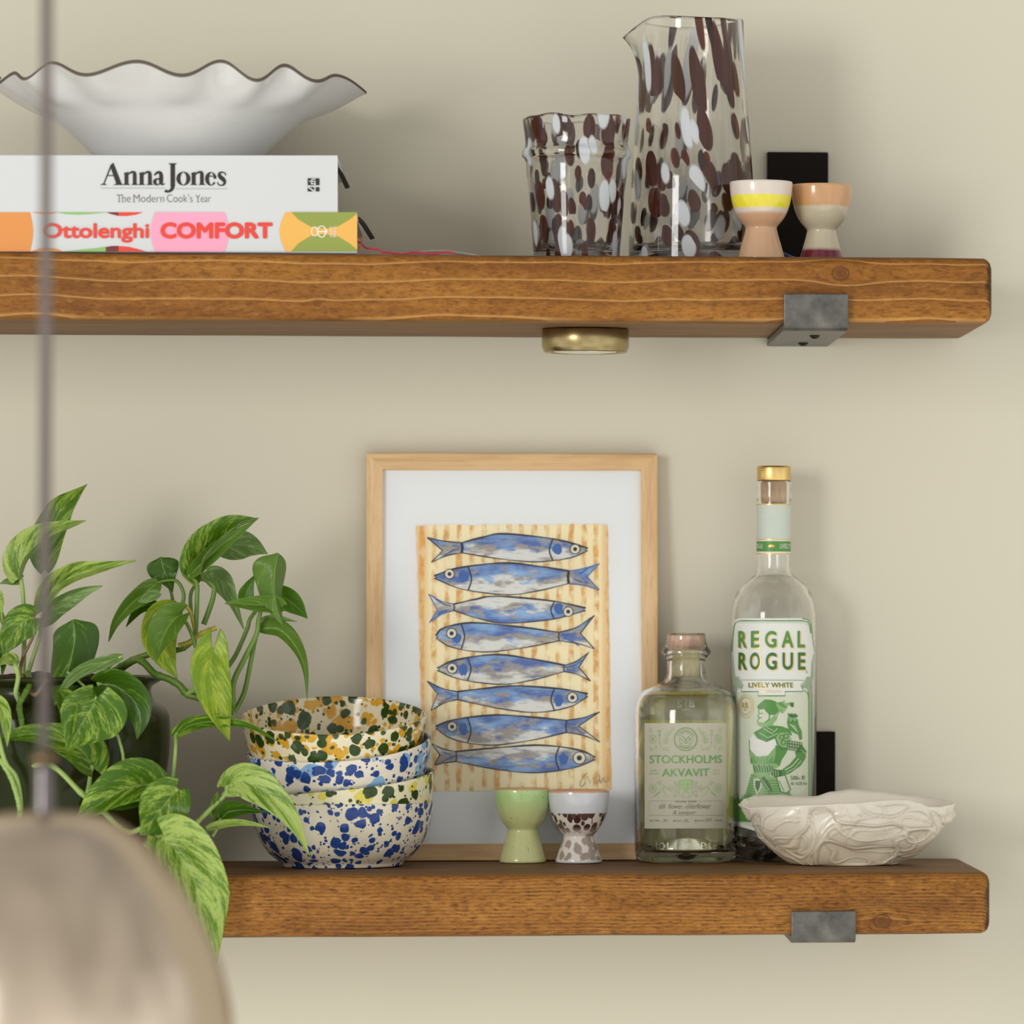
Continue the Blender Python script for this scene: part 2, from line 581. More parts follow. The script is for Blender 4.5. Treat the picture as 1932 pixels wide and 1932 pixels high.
def m_bands(name, stops, rough=0.15, wob=0.0015, speck=None, cells=None):
    """glaze in horizontal bands; stops = [(height, colour)] with sharp or soft changes"""
    t = NT(name)
    v = t.obj()
    z = t.sepx(v)[2]
    z = t.math('ADD', z, t.math('MULTIPLY', t.math('SUBTRACT', t.noise(v, 55, 2), 0.5), wob * 2))
    f = t.math('MULTIPLY', z, 1 / 0.06)
    c = t.ramp(f, [(min(1, max(0, p / 0.06)), q) for p, q in stops])
    if speck:
        d, _ = t.dots(v, 480, 0.05, 0.3, 0.35, 3.0, 0.05)
        c = t.mix(t.math('MULTIPLY', d, 0.75), c, speck)
    if cells:
        (lo, hi, cc, cd) = cells
        vv = t.warp(t.mapping(v, (1, 1, 0.75)), 200, 0.0012)
        d, rnd = t.dots(vv, 200, 0.54, 0.70, 0.97, 1.3, 0.10)
        band = t.math('MULTIPLY', t.math('DIVIDE', t.math('SUBTRACT', hi, z), 0.0006, True), t.math('DIVIDE', t.math('SUBTRACT', z, lo), 0.0006, True))
        tone = t.mix(rnd, cc, cd)
        upper = t.math('DIVIDE', t.math('SUBTRACT', z, 0.0235), 0.003, True)
        tone = t.mix(t.math('SUBTRACT', 0.45, t.math('MULTIPLY', upper, 0.45), True), tone, rgb(226, 208, 196))
        c = t.mix(t.math('MULTIPLY', d, band), c, tone)
    return t.done(t.pbsdf(c, rough, Coat_Weight=0.4, Coat_Roughness=0.05))

def m_glass(name, col=(1, 1, 1, 1), ior=1.46, rough=0.0):
    t = NT(name)
    return t.done(t.pbsdf(col, rough, IOR=ior, Transmission_Weight=1.0))

def m_film(name, tint=(0.97, 0.97, 0.96, 1), ior=1.45, extra=0.0, rough=0.02):
    """one thin clear sheet: mirrors by Fresnel, lets the rest straight through"""
    t = NT(name)
    fr = t.n('Fresnel', None, IOR=ior).outputs[0]
    if extra: fr = t.math('ADD', fr, extra, True)
    a = t.n('BsdfTransparent', None, Color=tint)
    b = t.n('BsdfGlossy', None, Color=(1, 1, 1, 1), Roughness=rough)
    mx = t.n('MixShader', None, _0=fr, _1=a.outputs[0], _2=b.outputs[0])
    t.t.links.new(mx.outputs[0], t.out.inputs[0])
    return t.mat

def m_fleckglass(name, scale, dens_w, dens_b):
    """clear glass with brown and opal white chips melted in; UV = unrolled surface"""
    t = NT(name)
    uv = t.uv()
    vv = t.warp(uv, scale * 0.8, 0.25 / scale, 1)
    fb, rb = t.dots(vv, scale, 0.28, 0.54, dens_b, 0.37, 0.05, True)
    fb2, rb2 = t.dots(vv, scale * 1.35, 0.22, 0.48, dens_b * 0.45, 2.9, 0.06, True)
    rb = t.math('MULTIPLY_ADD', fb2, t.math('SUBTRACT', rb2, rb))
    rb.node.inputs[2].default_value = 0.0
    rb = t.math('ADD', rb, 0.35)
    fb = t.math('MAXIMUM', fb, fb2)
    fw, rw = t.dots(vv, scale * 0.86, 0.25, 0.46, dens_w, 4.11, 0.08, True)
    gl = t.pbsdf((0.93, 0.92, 0.90, 1), 0.0, IOR=1.45, Transmission_Weight=1.0)
    brown = t.mix(rb, rgb(34, 14, 9), rgb(112, 62, 48))
    br = t.pbsdf(brown, 0.05)
    brt = t.n('BsdfTransparent', None, Color=(0.42, 0.25, 0.22, 1))
    brm = t.n('MixShader', None, _0=t.math('MULTIPLY', rb, 0.55), _1=br.outputs[0], _2=brt.outputs[0])
    wh = t.pbsdf(rgb(240, 244, 248), 0.08)
    wt = t.n('BsdfTranslucent', None, Color=rgb(240, 244, 250))
    whm = t.n('MixShader', None, _0=0.45, _1=wh.outputs[0], _2=wt.outputs[0])
    m1 = t.n('MixShader', None, _0=fb, _1=gl.outputs[0], _2=brm.outputs[0])
    m2 = t.n('MixShader', None, _0=fw, _1=m1.outputs[0], _2=whm.outputs[0])
    t.t.links.new(m2.outputs[0], t.out.inputs[0])
    return t.mat

def m_leaf(name, dark, light, amount, gloss=0.35):
    """variegated leaf: UV.x = across (-1..1), UV.y = along (0..1)"""
    t = NT(name)
    u, w, _ = t.sepx(t.uv())
    rnd = t.n('ObjectInfo').outputs['Random']
    au = t.math('ABSOLUTE', u)
    sk = t.math('SUBTRACT', w, t.math('MULTIPLY', au, 0.42))
    cv = t.n('CombineXYZ', None, X=t.math('MULTIPLY', u, 0.55), Y=t.math('MULTIPLY', sk, 3.2), Z=t.math('MULTIPLY', rnd, 40.0)).outputs[0]
    # streaks run from the midrib towards the edge
    big = t.noise(cv, 2.4, 2)
    med = t.noise(cv, 10.0, 4, 0.7)
    fin = t.noise(cv, 38.0, 3, 0.7)
    f = t.math('ADD', t.math('ADD', t.math('MULTIPLY', big, 0.75), t.math('MULTIPLY', med, 0.75)), t.math('MULTIPLY', fin, 0.50))
    f = t.math('MULTIPLY', t.math('SUBTRACT', f, 1.06 - amount * 0.42), 6.0, True)
    c = t.mix(f, dark, light)
    c = t.mix(t.math('MULTIPLY', t.math('SUBTRACT', 0.5, fin, True), 0.9), c, tuple(q * 0.55 for q in dark[:3]) + (1,))
    rib = t.math('SUBTRACT', 1.0, t.math('MULTIPLY', au, 26.0), True)
    c = t.mix(t.math('MULTIPLY', rib, 0.55), c, rgb(176, 200, 110))
    p = t.pbsdf(c, gloss, Specular_IOR_Level=0.4)
    tr = t.n('BsdfTranslucent', None, Color=t.mix(0.5, c, rgb(150, 190, 40)))
    vein = t.math('MULTIPLY', t.math('SINE', t.math('MULTIPLY', sk, 60.0)), 0.5)
    b = t.n('Bump', None, Height=t.math('ADD', vein, med), Strength=0.12, Distance=0.0008)
    t.t.links.new(b.outputs[0], p.inputs['Normal'])
    mx = t.n('MixShader', None, _0=0.22, _1=p.outputs[0], _2=tr.outputs[0])
    t.t.links.new(mx.outputs[0], t.out.inputs[0])
    return t.mat

STEEL = None
def m_steel():
    t = NT('raw_steel')
    v = t.obj()
    n1 = t.noise(v, 60, 4, 0.6)
    c = t.ramp(n1, [(0.3, rgb(72, 70, 68)), (0.55, rgb(104, 102, 98)), (0.8, rgb(134, 130, 124))])
    return t.done(t.pbsdf(c, t.math('ADD', t.math('MULTIPLY', n1, 0.25), 0.3), Metallic=0.75), t.noise(v, 500, 2), 0.08, 0.0004)
STEEL = m_steel()
BLACK = plain('black_screw', rgb(20, 18, 17), 0.35, Metallic=0.4)
def m_blackplate():
    t = NT('dark_waxed_steel')
    c = t.mix(t.noise(t.obj(), 90, 3), rgb(20, 15, 12), rgb(33, 26, 22))
    return t.done(t.pbsdf(c, 0.75, Specular_IOR_Level=0.15))
BLACKPLATE = m_blackplate()
def m_brass(name, c1, c2, rough):
    t = NT(name)
    v = t.obj()
    c = t.mix(t.noise(t.mapping(v, (1, 1, 12)), 160, 3), c1, c2)
    return t.done(t.pbsdf(c, rough, Metallic=1.0))
BRASS = m_brass('aged_brass', rgb(150, 132, 92), rgb(176, 158, 116), 0.28)
GOLD = m_brass('satin_gold', rgb(222, 188, 116), rgb(234, 204, 138), 0.36)

# ---------------------------------------------------------------- the setting
SHELF_D, WALL_Y = 0.214, 0.22
ZU, ZU0 = 0.2456, 0.1990          # upper shelf: top, underside
ZL, ZL0 = -0.1856, -0.2292        # lower shelf
w = MB()
w.box((-3.0, WALL_Y, -1.5), (3.0, WALL_Y + 0.1, 1.5), WALL)
tag(part('wall_back', w), kind='structure', label='plain cream painted wall behind both shelves')

def plank(name, label, z0, z1, xr, style, knots):
    m = m_wood('stained_pine_' + style, style, knots, xr)
    b = MB()
    n = 90
    x0 = -0.75
    rows = []
    rnd = random.Random(len(style))
    R = 0.0055
    # worn, eased edges: a rounded section swept along the length, wavering a little
    sec = []
    for cy, cz, a0 in ((R, z0 + R, 180), (SHELF_D - R, z0 + R, 270), (SHELF_D - R, z1 - R, 0), (R, z1 - R, 90)):
        for k in range(5):
            a = radians(a0 + 90 * k / 4)
            sec.append((cy, cz, cos(a), sin(a)))
    for i in range(n + 1):
        x = x0 + (xr - x0) * i / n
        shr = 0
        if i >= n - 3:
            shr = (0.0004, 0.0012, 0.0032, 0.0062)[i - (n - 3)]
            x = xr - (0.006, 0.0035, 0.0013, 0.0)[i - (n - 3)]
        row = []
        for cy, cz, ca, sa in sec:
            j = 0.00035 * noise.noise(Vector((x * 14, cy * 40 + ca, cz * 60)))
            rr = R + j
            yy, zz = cy + ca * rr, cz + sa * rr
            yy = (yy - SHELF_D / 2) * (1 - shr / 0.11) + SHELF_D / 2
            zm = (z0 + z1) / 2
            zz = (zz - zm) * (1 - shr / 0.024) + zm
            row.append((x, yy, zz))
        rows.append(row)
    b.grid(rows, m, closed=True)
    b.add(rows[0], [tuple(range(len(sec)))], m)
    b.add(rows[-1], [tuple(range(len(sec)))[::-1]], m)
    return tag(part(name, b, loc=(0, 0, 0), weld=2), label, 'shelf')
xr_u = P(1872, 550, 0).x
xr_l = P(1868, 1700, 0).x
k1 = P(1586, 516, 0); k2 = P(599, 573, 0); k3 = P(1664, 1738, 0); k4 = P(615, 590, 0)
plank('wooden_shelf', 'upper thick stained pine plank shelf holding the two cookbooks', ZU0, ZU, xr_u, 'lined',
      [(k1.x, k1.z, 0.0046), (k2.x, k2.z, 0.002), (k4.x, k4.z, 0.001)])
plank('wooden_shelf', 'lower thick stained pine plank shelf holding the bottles and framed print', ZL0, ZL, xr_l, 'flecked',
      [(k3.x, k3.z, 0.0046)])

def bracket(label, pxf, zt, z0, ztop, ziplip):
    xc = P(pxf, 1146 - z0 * 2700, 0).x
    hw = 0.0226
    T = 0.0052
    t = thing('shelf_bracket', label, 'bracket', (xc, WALL_Y, z0), 'steel lip brackets under the shelves')
    b = MB()
    # outside and inside of the bent strap, in (y, z)
    zi, zo = z0 - 0.0004, z0 - 0.0004 - T
    Rb = 0.007
    outer, inner = [], []
    outer.append((-T - 0.0004, ziplip)); inner.append((-0.0004, ziplip))
    for k in range(7):
        a = radians(180 + 90 * k / 6)
        outer.append((-T - 0.0004 + Rb + Rb * cos(a), zo + Rb + Rb * sin(a)))
        inner.append((-0.0004 + (Rb - T) + (Rb - T) * cos(a), zi + (Rb - T) + (Rb - T) * sin(a)))
    outer.append((WALL_Y - 0.0002, zo)); inner.append((WALL_Y - T - 0.0002, zi))
    loop = outer + inner[::-1]
    n = len(loop)
    rows = [[(x, y, z) for y, z in loop] for x in (xc - hw, xc + hw)]
    b.grid(rows, STEEL, closed=True, smooth=False)
    h = len(outer)
    for r in rows:
        q = [(k, k + 1, n - 2 - k, n - 1 - k) for k in range(h - 1)]
        b.add(r, q, STEEL, smooth=False)
    part('strap', b, t, bevel=0.0007, weld=2)
    b = MB()
    b.box((xc - hw, WALL_Y - T, zi - 0.0), (xc + hw, WALL_Y - 0.0002, ztop), BLACKPLATE)
    part('wall_plate', b, t, bevel=0.0007, label='black upright plate against the wall')
    for (dx, yy) in ((0.003, 0.06), (0.001, 0.165)):
        b = MB()
        b.lathe((xc + dx, yy, zo), [(0, -0.0026), (0.0022, -0.0022), (0.0036, -0.0008), (0.0038, 0.0), (0, 0.0002)], BLACK, 20)
        part('screw', b, t, label='black domed screw head')
    return t
bracket('grey steel lip bracket gripping the front of the upper shelf', 1539, ZU, ZU0, P(1514, 288, WALL_Y).z, P(1539, 555, 0).z)
bracket('grey steel lip bracket gripping the front of the lower shelf', 1553, ZL, ZL0, P(1550, 1380, WALL_Y).z, P(1553, 1718, 0).z)

# puck light
c = P(1104.5, 617, 0.09)
t = thing('puck_light', 'round brass puck light under the upper shelf', 'light', (c.x, 0.09, ZU0))
b = MB()
R = 82 / SC(c)
b.lathe((c.x, 0.09, ZU0), [(0, -0.001), (R * .98, -0.0005), (R, -0.0015), (R, -0.0135), (R * .975, -0.0145), (R * .96, -0.0165), (R * .93, -0.0172), (R * .80, -0.0168), (R * .78, -0.0155), (R*.70, -0.0150), (0, -0.0150)], BRASS, 72)
part('brass_housing', b, t)
b = MB()
b.lathe((c.x, 0.09, ZU0), [(0, -0.0153), (R * .72, -0.0153), (R * .74, -0.0158), (R * .72, -0.0168), (R * .4, -0.0176), (0, -0.0178)], plain('frosted_lens', rgb(222, 218, 202), 0.15, Transmission_Weight=0.4), 48)
part('glass_lens', b, t)
# ---------------------------------------------------------------- cookbooks
PAPER = plain('cover_white', rgb(212, 214, 216), 0.42)
INK = plain('black_ink', rgb(34, 29, 28), 0.5)
GREYINK = plain('grey_ink', rgb(110, 106, 104), 0.5)
RULE = plain('rule_grey', rgb(176, 168, 170), 0.5)
RED = plain('red_ink', rgb(232, 66, 50), 0.45)
PINK = plain('pink_ink', rgb(246, 164, 194), 0.45)
ORANGE = plain('orange_ink', rgb(226, 146, 72), 0.45)
AMBER = plain('amber_ink', rgb(240, 182, 86), 0.45)
OLIVE = plain('olive_ink', rgb(146, 158, 70), 0.45)
LGREEN = plain('leaf_green_ink', rgb(140, 190, 108), 0.45)
MAROON = plain('maroon_ink', rgb(120, 34, 38), 0.45)
CREAMINK = plain('cream_ink', rgb(238, 236, 220), 0.45)
BLACKCLOTH = plain('black_cloth', rgb(38, 30, 28), 0.7)
CRIMSON = plain('crimson_ribbon', rgb(196, 16, 66), 0.5)
ORIBBON = plain('orange_ribbon', rgb(206, 92, 44), 0.6)
def m_pages():
    t = NT('page_edges')
    v = t.obj()
    z = t.sepx(v)[2]
    n1 = t.noise(t.mapping(v, (0.02, 0.02, 1)), 2600, 2)
    c = t.mix(n1, rgb(196, 188, 172), rgb(232, 226, 212))
    return t.done(t.pbsdf(c, 0.8))
PAGES = m_pages()
YS = 0.005

def book(label, z0, z1, xl, xr, depth, cover_mats, art, ribbons):
    t = thing('cookbook', label, 'book', ((xl + xr) / 2, YS + depth / 2, z0), 'cookbooks lying flat on the upper shelf')
    b = MB()
    T = 0.003
    cm, sm = cover_mats
    # case: spine, front and back boards as one bent C-shaped section, spine gently eased
    r = 0.0022
    sec = [(YS + depth, z0), (YS + r, z0), (YS + r * .3, z0 + r * .3), (YS, z0 + r), (YS, z1 - r), (YS + r * .3, z1 - r * .3), (YS + r, z1), (YS + depth, z1),
           (YS + depth, z1 - T), (YS + T, z1 - T), (YS + T, z0 + T), (YS + depth, z0 + T)]
    n = len(sec)
    rows = [[(x, y, z) for y, z in sec] for x in (xl, xr)]
    b.grid(rows, cm, closed=True, smooth=False)
    for q in rows:
        b.add(q, [(0, 1, 10, 11), (1, 2, 10), (2, 3, 10), (3, 4, 9, 10), (4, 5, 9), (5, 6, 9), (6, 7, 8, 9)], cm, smooth=False)
    art.emit(b, lambda x, y, L: P(x, y, YS - 0.00020 * (L + 0.6)) )
    part('cover', b, t, weld=False, label=None)
    b = MB()
    b.box((xl + 0.004, YS + T + 0.0002, z0 + T), (xr - 0.004, YS + depth - 0.004, z1 - T), PAGES)
    part('page_block', b, t, bevel=0.0008, label='cut cream page edges')
    for nm, f, lb in ribbons:
        b = MB()
        f(b)
        part(nm, b, t, label=lb)
    return t

xlw = P(-22, 350, YS).x
zb0 = ZU + 0.0004
zb1 = P(300, 402.3, YS).z
zw1 = P(300, 293, YS).z
xrO = P(673, 430, YS).x
xrW = P(637, 350, YS).x

# lower book's spine
A = Art(0, 60, 2.683)
A.rect(-60, 913, 1808, 1112, PAPER, 0)
def arc(cx, cy, rx, ry, a0, a1, n=14):
    return [(cx + rx * cos(radians(a0 + (a1 - a0) * i / n)), cy + ry * sin(radians(a0 + (a1 - a0) * i / n))) for i in range(n + 1)]
A.poly([(-60, 913), (140, 913)] + [(152 + 16 * sin(pi * i / 12), 913 + 199 * i / 12) for i in range(13)] + [(140, 1112), (-60, 1112)], ORANGE, 1)
A.poly([(155, 913), (300, 913), (270, 920), (235, 924), (200, 921)], ORANGE, 1)
A.poly([(280, 913), (560, 913), (480, 921), (400, 926), (330, 923)], LGREEN, 1)
A.poly([(535, 913), (600, 913), (600, 932), (565, 924)], MAROON, 1)
A.poly([(600, 913), (725, 913), (690, 926), (640, 933), (600, 932)], RED, 1)
A.poly([(155, 1112), (200, 1096), (235, 1091), (290, 1099), (320, 1112)], ORANGE, 1)
A.poly([(320, 1112), (400, 1103), (480, 1096), (545, 1086), (545, 1112)], LGREEN, 1)
A.poly([(535, 1112), (535, 1090), (565, 1084), (600, 1084), (600, 1112)], MAROON, 1)
A.poly([(600, 1084), (650, 1088), (700, 1100), (740, 1112), (600, 1112)], RED, 1)
A.poly([(785, 913), (1138, 913)] + [(1138 + 21 * sin(pi * i / 12), 913 + 199 * i / 12) for i in range(13)] + [(1138, 1112), (785, 1112)] + [(785 - 23 * sin(pi * i / 12), 1112 - 199 * i / 12) for i in range(13)], PINK, 1)
A.poly([(1446, 913), (1808, 913), (1808, 1112), (1446, 1112)] + [(1446 - 31 * sin(pi * i / 12), 1112 - 199 * i / 12) for i in range(13)], AMBER, 1)
A.poly([(1475, 913), (1808, 913), (1808, 920), (1770, 950), (1710, 985), (1640, 996), (1570, 985), (1510, 950)], OLIVE, 2)
A.poly([(1475, 1112), (1510, 1072), (1570, 1035), (1640, 1024), (1710, 1036), (1770, 1072), (1808, 1105), (1808, 1112)], OLIVE, 2)
A.text('Ottolenghi', 217, 968, 755, 1068, RED, 3, 0.03)
A.text('COMFORT', 812, 964, 1380, 1048, RED, 3, 0.05)
Z = Art(540, 300, 10.17)
Z.oring(680, 1392, 90, 116, 62, 98, CREAMINK, 3)
Z.oring(548, 1390, 74, 92, 50, 74, CREAMINK, 3, a0=-40, a1=-320)
Z.stroke([(575, 1315), (585, 1345)], 22, CREAMINK, 3)
Z.rect(592, 1378, 802, 1404, CREAMINK, 3)
Z.rect(756, 1350, 782, 1420, CREAMINK, 3)
Z.text('EBURY', 838, 1293, 890, 1497, CREAMINK, 3, 0, rot=1)
Z.text('PRESS', 905, 1293, 960, 1497, CREAMINK, 3, 0, rot=1)
A.items += Z.items

def ribO(b):
    pts = [P(668, 455, 0.05), P(680, 458, 0.03), P(692, 468, 0.02), P(715, 471, 0.018)]
    pts = [Vector((p.x, p.y, max(p.z, ZU + 0.0012))) for p in bez(pts, 12)]
    p2 = [Vector((P(715 + 143 * i / 20, 470, 0.018).x, 0.018 - 0.006 * i / 20, ZU + 0.0011 + 0.0006 * (1 + sin(i * 0.8)))) for i in range(1, 21)]
    b.ribbon(pts + p2, [Vector((0, 0.0025, 0.0006))] * (len(pts) + len(p2)), CRIMSON)
def ribO2(b):
    pts = bez([P(674, 446, 0.03), P(681, 450, 0.022), P(682, 462, 0.015), P(676, 471, 0.012)], 12)
    b.ribbon(pts, Vector((0, 0.0016, 0.0004)), ORIBBON)
def ribO3(b):
    pts = bez([P(674, 411, 0.06), P(684, 421, 0.06), P(695, 438, 0.065), P(703, 451, 0.07)], 10)
    b.ribbon(pts, Vector((0.0013, 0.002, 0.0006)), BLACKCLOTH)
def ribW(b):
    pts = bez([P(636, 318, 0.05), P(642, 326, 0.06), P(650, 342, 0.07), P(656, 355, 0.075)], 10)
    b.ribbon(pts, Vector((0.0013, 0.002, 0.0006)), BLACKCLOTH)
book('cookbook with a red-lettered pink, orange and green spine, lying under the white book', zb0, zb1, xlw - 0.004, xrO, 0.186, (PAPER, PAPER), A,
     [('ribbon_bookmark', ribO, 'crimson ribbon trailing along the shelf'), ('ribbon_loop', ribO2, 'orange ribbon loop'), ('ribbon_end', ribO3, 'dark ribbon end')])

# upper book's spine: serif lettering drawn stroke by stroke
B = Art(0, 60, 2.683)
B.rect(-60, 626, 1709, 913, PAPER, 0)
K = INK
Q = Art(180, 295, 7.43)
def stem(x0, x1, y0, top=True):
    Q.rect(x0, y0 + 8, x1, 394, K, 2)
    Q.poly([(x0 - 22, 402), (x0 - 18, 396), (x0, 384), (x1, 384), (x1 + 20, 396), (x1 + 24, 402)], K, 2)
    if top: Q.poly([(x0 - 11, y0 + 24), (x0 + 20, y0 + 14), (x1, y0 - 4), (x1, y0 + 40), (x0, y0 + 42)], K, 2)
def letter_n(x):
    stem(x, x + 54, 218)
    Q.stroke([(x + 50, 258), (x + 78, 232), (x + 112, 220), (x + 140, 232), (x + 142, 270)], 44, K, 2, smooth=18, taper=lambda t: .30 + .85 * t)
    Q.rect(x + 117, 262, x + 168, 394, K, 2)
    Q.poly([(x + 117, 264), (x + 168, 264), (x + 164, 238), (x + 148, 222), (x + 120, 224)], K, 2)
    Q.poly([(x + 94, 402), (x + 98, 396), (x + 117, 384), (x + 168, 384), (x + 190, 396), (x + 196, 402)], K, 2)
# A
Q.poly([(104, 398), (205, 140), (218, 160), (122, 398)], K, 2)
Q.poly([(206, 130), (214, 116), (236, 104), (246, 88), (254, 92), (368, 384), (292, 384), (212, 158)], K, 2)
Q.poly([(292, 384), (368, 384), (392, 396), (408, 402), (250, 402), (256, 396)], K, 2)
Q.rect(160, 262, 262, 276, K, 2)
Q.poly([(66, 402), (72, 396), (104, 382), (128, 382), (158, 396), (166, 402)], K, 2)
letter_n(408)
letter_n(621)
# a
Q.stroke([(826, 268), (850, 240), (880, 224), (912, 236), (922, 280), (922, 340)], 46, K, 2, smooth=22, taper=lambda t: .42 + .75 * min(1, t * 1.3))
Q.rect(900, 280, 947, 372, K, 2)
Q.stroke([(922, 350), (926, 384), (944, 394), (974, 382)], 42, K, 2, smooth=14, taper=lambda t: 1.1 - .85 * t)
Q.oring(862, 358, 54, 50, 20, 33, K, 2, sh=12)
Q.stroke([(850, 322), (905, 308)], 16, K, 2)
# J
Q.rect(1053, 104, 1115, 410, K, 2)
Q.poly([(1022, 97), (1140, 97), (1138, 104), (1115, 118), (1053, 118), (1026, 104)], K, 2)
Q.stroke([(1084, 400), (1080, 440), (1060, 474), (1022, 494), (985, 496)], 60, K, 2, smooth=24, taper=lambda t: 1.03 - .72 * t)
Q.poly([(990, 462), (1016, 480), (1006, 502), (985, 505), (968, 498), (966, 488)], K, 2)
# o
Q.oring(1233, 312, 98, 97, 42, 86, K, 2)
letter_n(1350)
# e
Q.oring(1617, 315, 79, 96, 32, 84, K, 2, a0=32, a1=360, sh=8)
Q.rect(1572, 272, 1694, 286, K, 2)
# s
Q.stroke([(1826, 268), (1818, 238), (1786, 224), (1752, 228), (1736, 254), (1752, 290), (1790, 322), (1812, 356), (1800, 394), (1764, 406), (1728, 398), (1712, 362)], 46, K, 2, smooth=40,
         taper=lambda t: .34 + .95 * exp(-((t - .5) / .2) ** 2))
Q.rect(68, 441, 975, 449, RULE, 2)
Q.rect(1122, 449, 1846, 457, RULE, 2)
SMI = plain('brown_grey_ink', rgb(104, 92, 82), 0.5)
for s_, x0_, x1_, y0_ in (('T', 296, 368, 538), ('he', 374, 495, 532), ('Modern', 534, 962, 534), ('Cook\u2019s', 1003, 1362, 534), ('Year', 1404, 1618, 538)):
    Q.text(s_, x0_, y0_, x1_, 642, SMI, 2, -0.014)
for (x0_, x1_) in ((316, 352), (372, 404), (528, 560), (1420, 1462)):
    Q.rect(x0_, 637, x1_, 643, SMI, 2)
# publisher's stamp
Z = Art(540, 300, 10.17)
Z.rect(412, 370, 637, 503, K, 2)
Z.rect(412, 540, 532, 622, K, 2)
Z.rect(566, 540, 637, 622, K, 2)
Z.text('th', 440, 378, 566, 492, PAPER, 3, 0.02, rot=1)
Z.stroke([(420, 536), (545, 628)], 24, PAPER, 3)
Z.rect(534, 470, 564, 500, PAPER, 3)
B.items += Q.items + Z.items
book('thick white cookbook with black serif lettering, on top of the colourful book', zb1 + 0.0004, zw1, xlw, xrW, 0.190, (PAPER, PAPER), B,
     [('ribbon_end', ribW, 'dark ribbon end')])

# ---------------------------------------------------------------- ruffled white bowl
def m_whiteglaze():
    t = NT('white_crackle_glaze')
    v = t.obj()
    c = t.mix(t.noise(v, 18, 3), rgb(206, 205, 203), rgb(218, 217, 215))
    c = t.mix(t.math('MULTIPLY', t.math('SUBTRACT', t.noise(v, 70, 4), 0.6, True), 1.5), c, rgb(190, 184, 184))
    return t.done(t.pbsdf(c, 0.2, Coat_Weight=0.4, Coat_Roughness=0.08), t.noise(v, 34, 2), 0.12, 0.002)
WHITEG = m_whiteglaze()
RIMBROWN = plain('bare_brown_rim', rgb(92, 80, 70), 0.7)
zt = zw1 + 0.0004
yc = 0.088
c = P(335, 293, yc)
base = (c.x, yc, zt)
Rr = 343 / SC((c.x, yc, zt))
H = P(340, 128, yc - Rr * 0.9).z - zt
t = thing('ruffled_bowl', 'white glazed bowl with a ruffled flaring rim standing on the white cookbook', 'bowl', base)
# ruffle crests along the front, measured round from the right-hand side
crest = [26, 50, 73, 99, 129, 152, 176, 203, 229, 256, 283, 309, 336]
def ruffle(adeg):
    """+1 on a crest, -1 in a trough"""
    a = adeg % 360
    cs = crest + [crest[0] + 360]
    if a < cs[0]: a += 360
    for k in range(len(cs) - 1):
        if cs[k] <= a <= cs[k + 1]:
            return cos(2 * pi * (a - cs[k]) / (cs[k + 1] - cs[k]))
    return 0
prof = [(0.0, 0.004), (0.30, 0.003), (0.385, 0.0), (0.42, 0.0), (0.435, 0.03), (0.47, 0.11), (0.53, 0.25), (0.60, 0.40), (0.67, 0.52), (0.71, 0.58), (0.76, 0.625), (0.83, 0.70), (0.90, 0.80), (0.96, 0.90), (1.0, 0.965)]
inner = [(0.985, 0.985), (0.94, 0.915), (0.87, 0.80), (0.79, 0.69), (0.71, 0.62), (0.65, 0.54), (0.57, 0.41), (0.48, 0.25), (0.40, 0.13), (0.25, 0.09), (0.0, 0.08)]
def bowl_pt(r, h, j, n):
    a = 2 * pi * j / n
    adeg = -math.degrees(a)         # the front faces -y
    k = max(0, (r - 0.70) / 0.30) ** 1.15
    ru = ruffle(adeg)
    amp = 0.0046 * (0.8 + 0.9 * noise.noise(Vector((cos(a) * 1.7, sin(a) * 1.7, 3))))
    lump = 0.0016 * noise.noise(Vector((cos(a) * r * 3, sin(a) * r * 3, h * 3)))
    rad = r * Rr * (1 + k * 0.022 * sin(3 * a + 1) - 0.012 * k * ru) + lump * (0.3 + k)
    return Vector((base[0] + rad * cos(a), base[1] + rad * sin(a), zt + h * H + k * ru * amp + (lump if r > .45 else 0)))
n = 320
b = MB()
b.grid([[bowl_pt(max(r, 1e-5), h, j, n) for j in range(n)] for r, h in prof], WHITEG, closed=True)
b.grid([[bowl_pt(max(r, 1e-5), h, j, n) for j in range(n)] for r, h in inner], WHITEG, closed=True)
part('bowl_body', b, t)
b = MB()
b.grid([[bowl_pt(r, h, j, n) for j in range(n)] for r, h in [(0.9965, 0.955), (1.003, 0.970), (1.002, 0.990), (0.994, 0.9995), (0.984, 0.9925), (0.983, 0.980)]], RIMBROWN, closed=True)
part('rim', b, t, subsurf=1, label='bare brown rim edge')

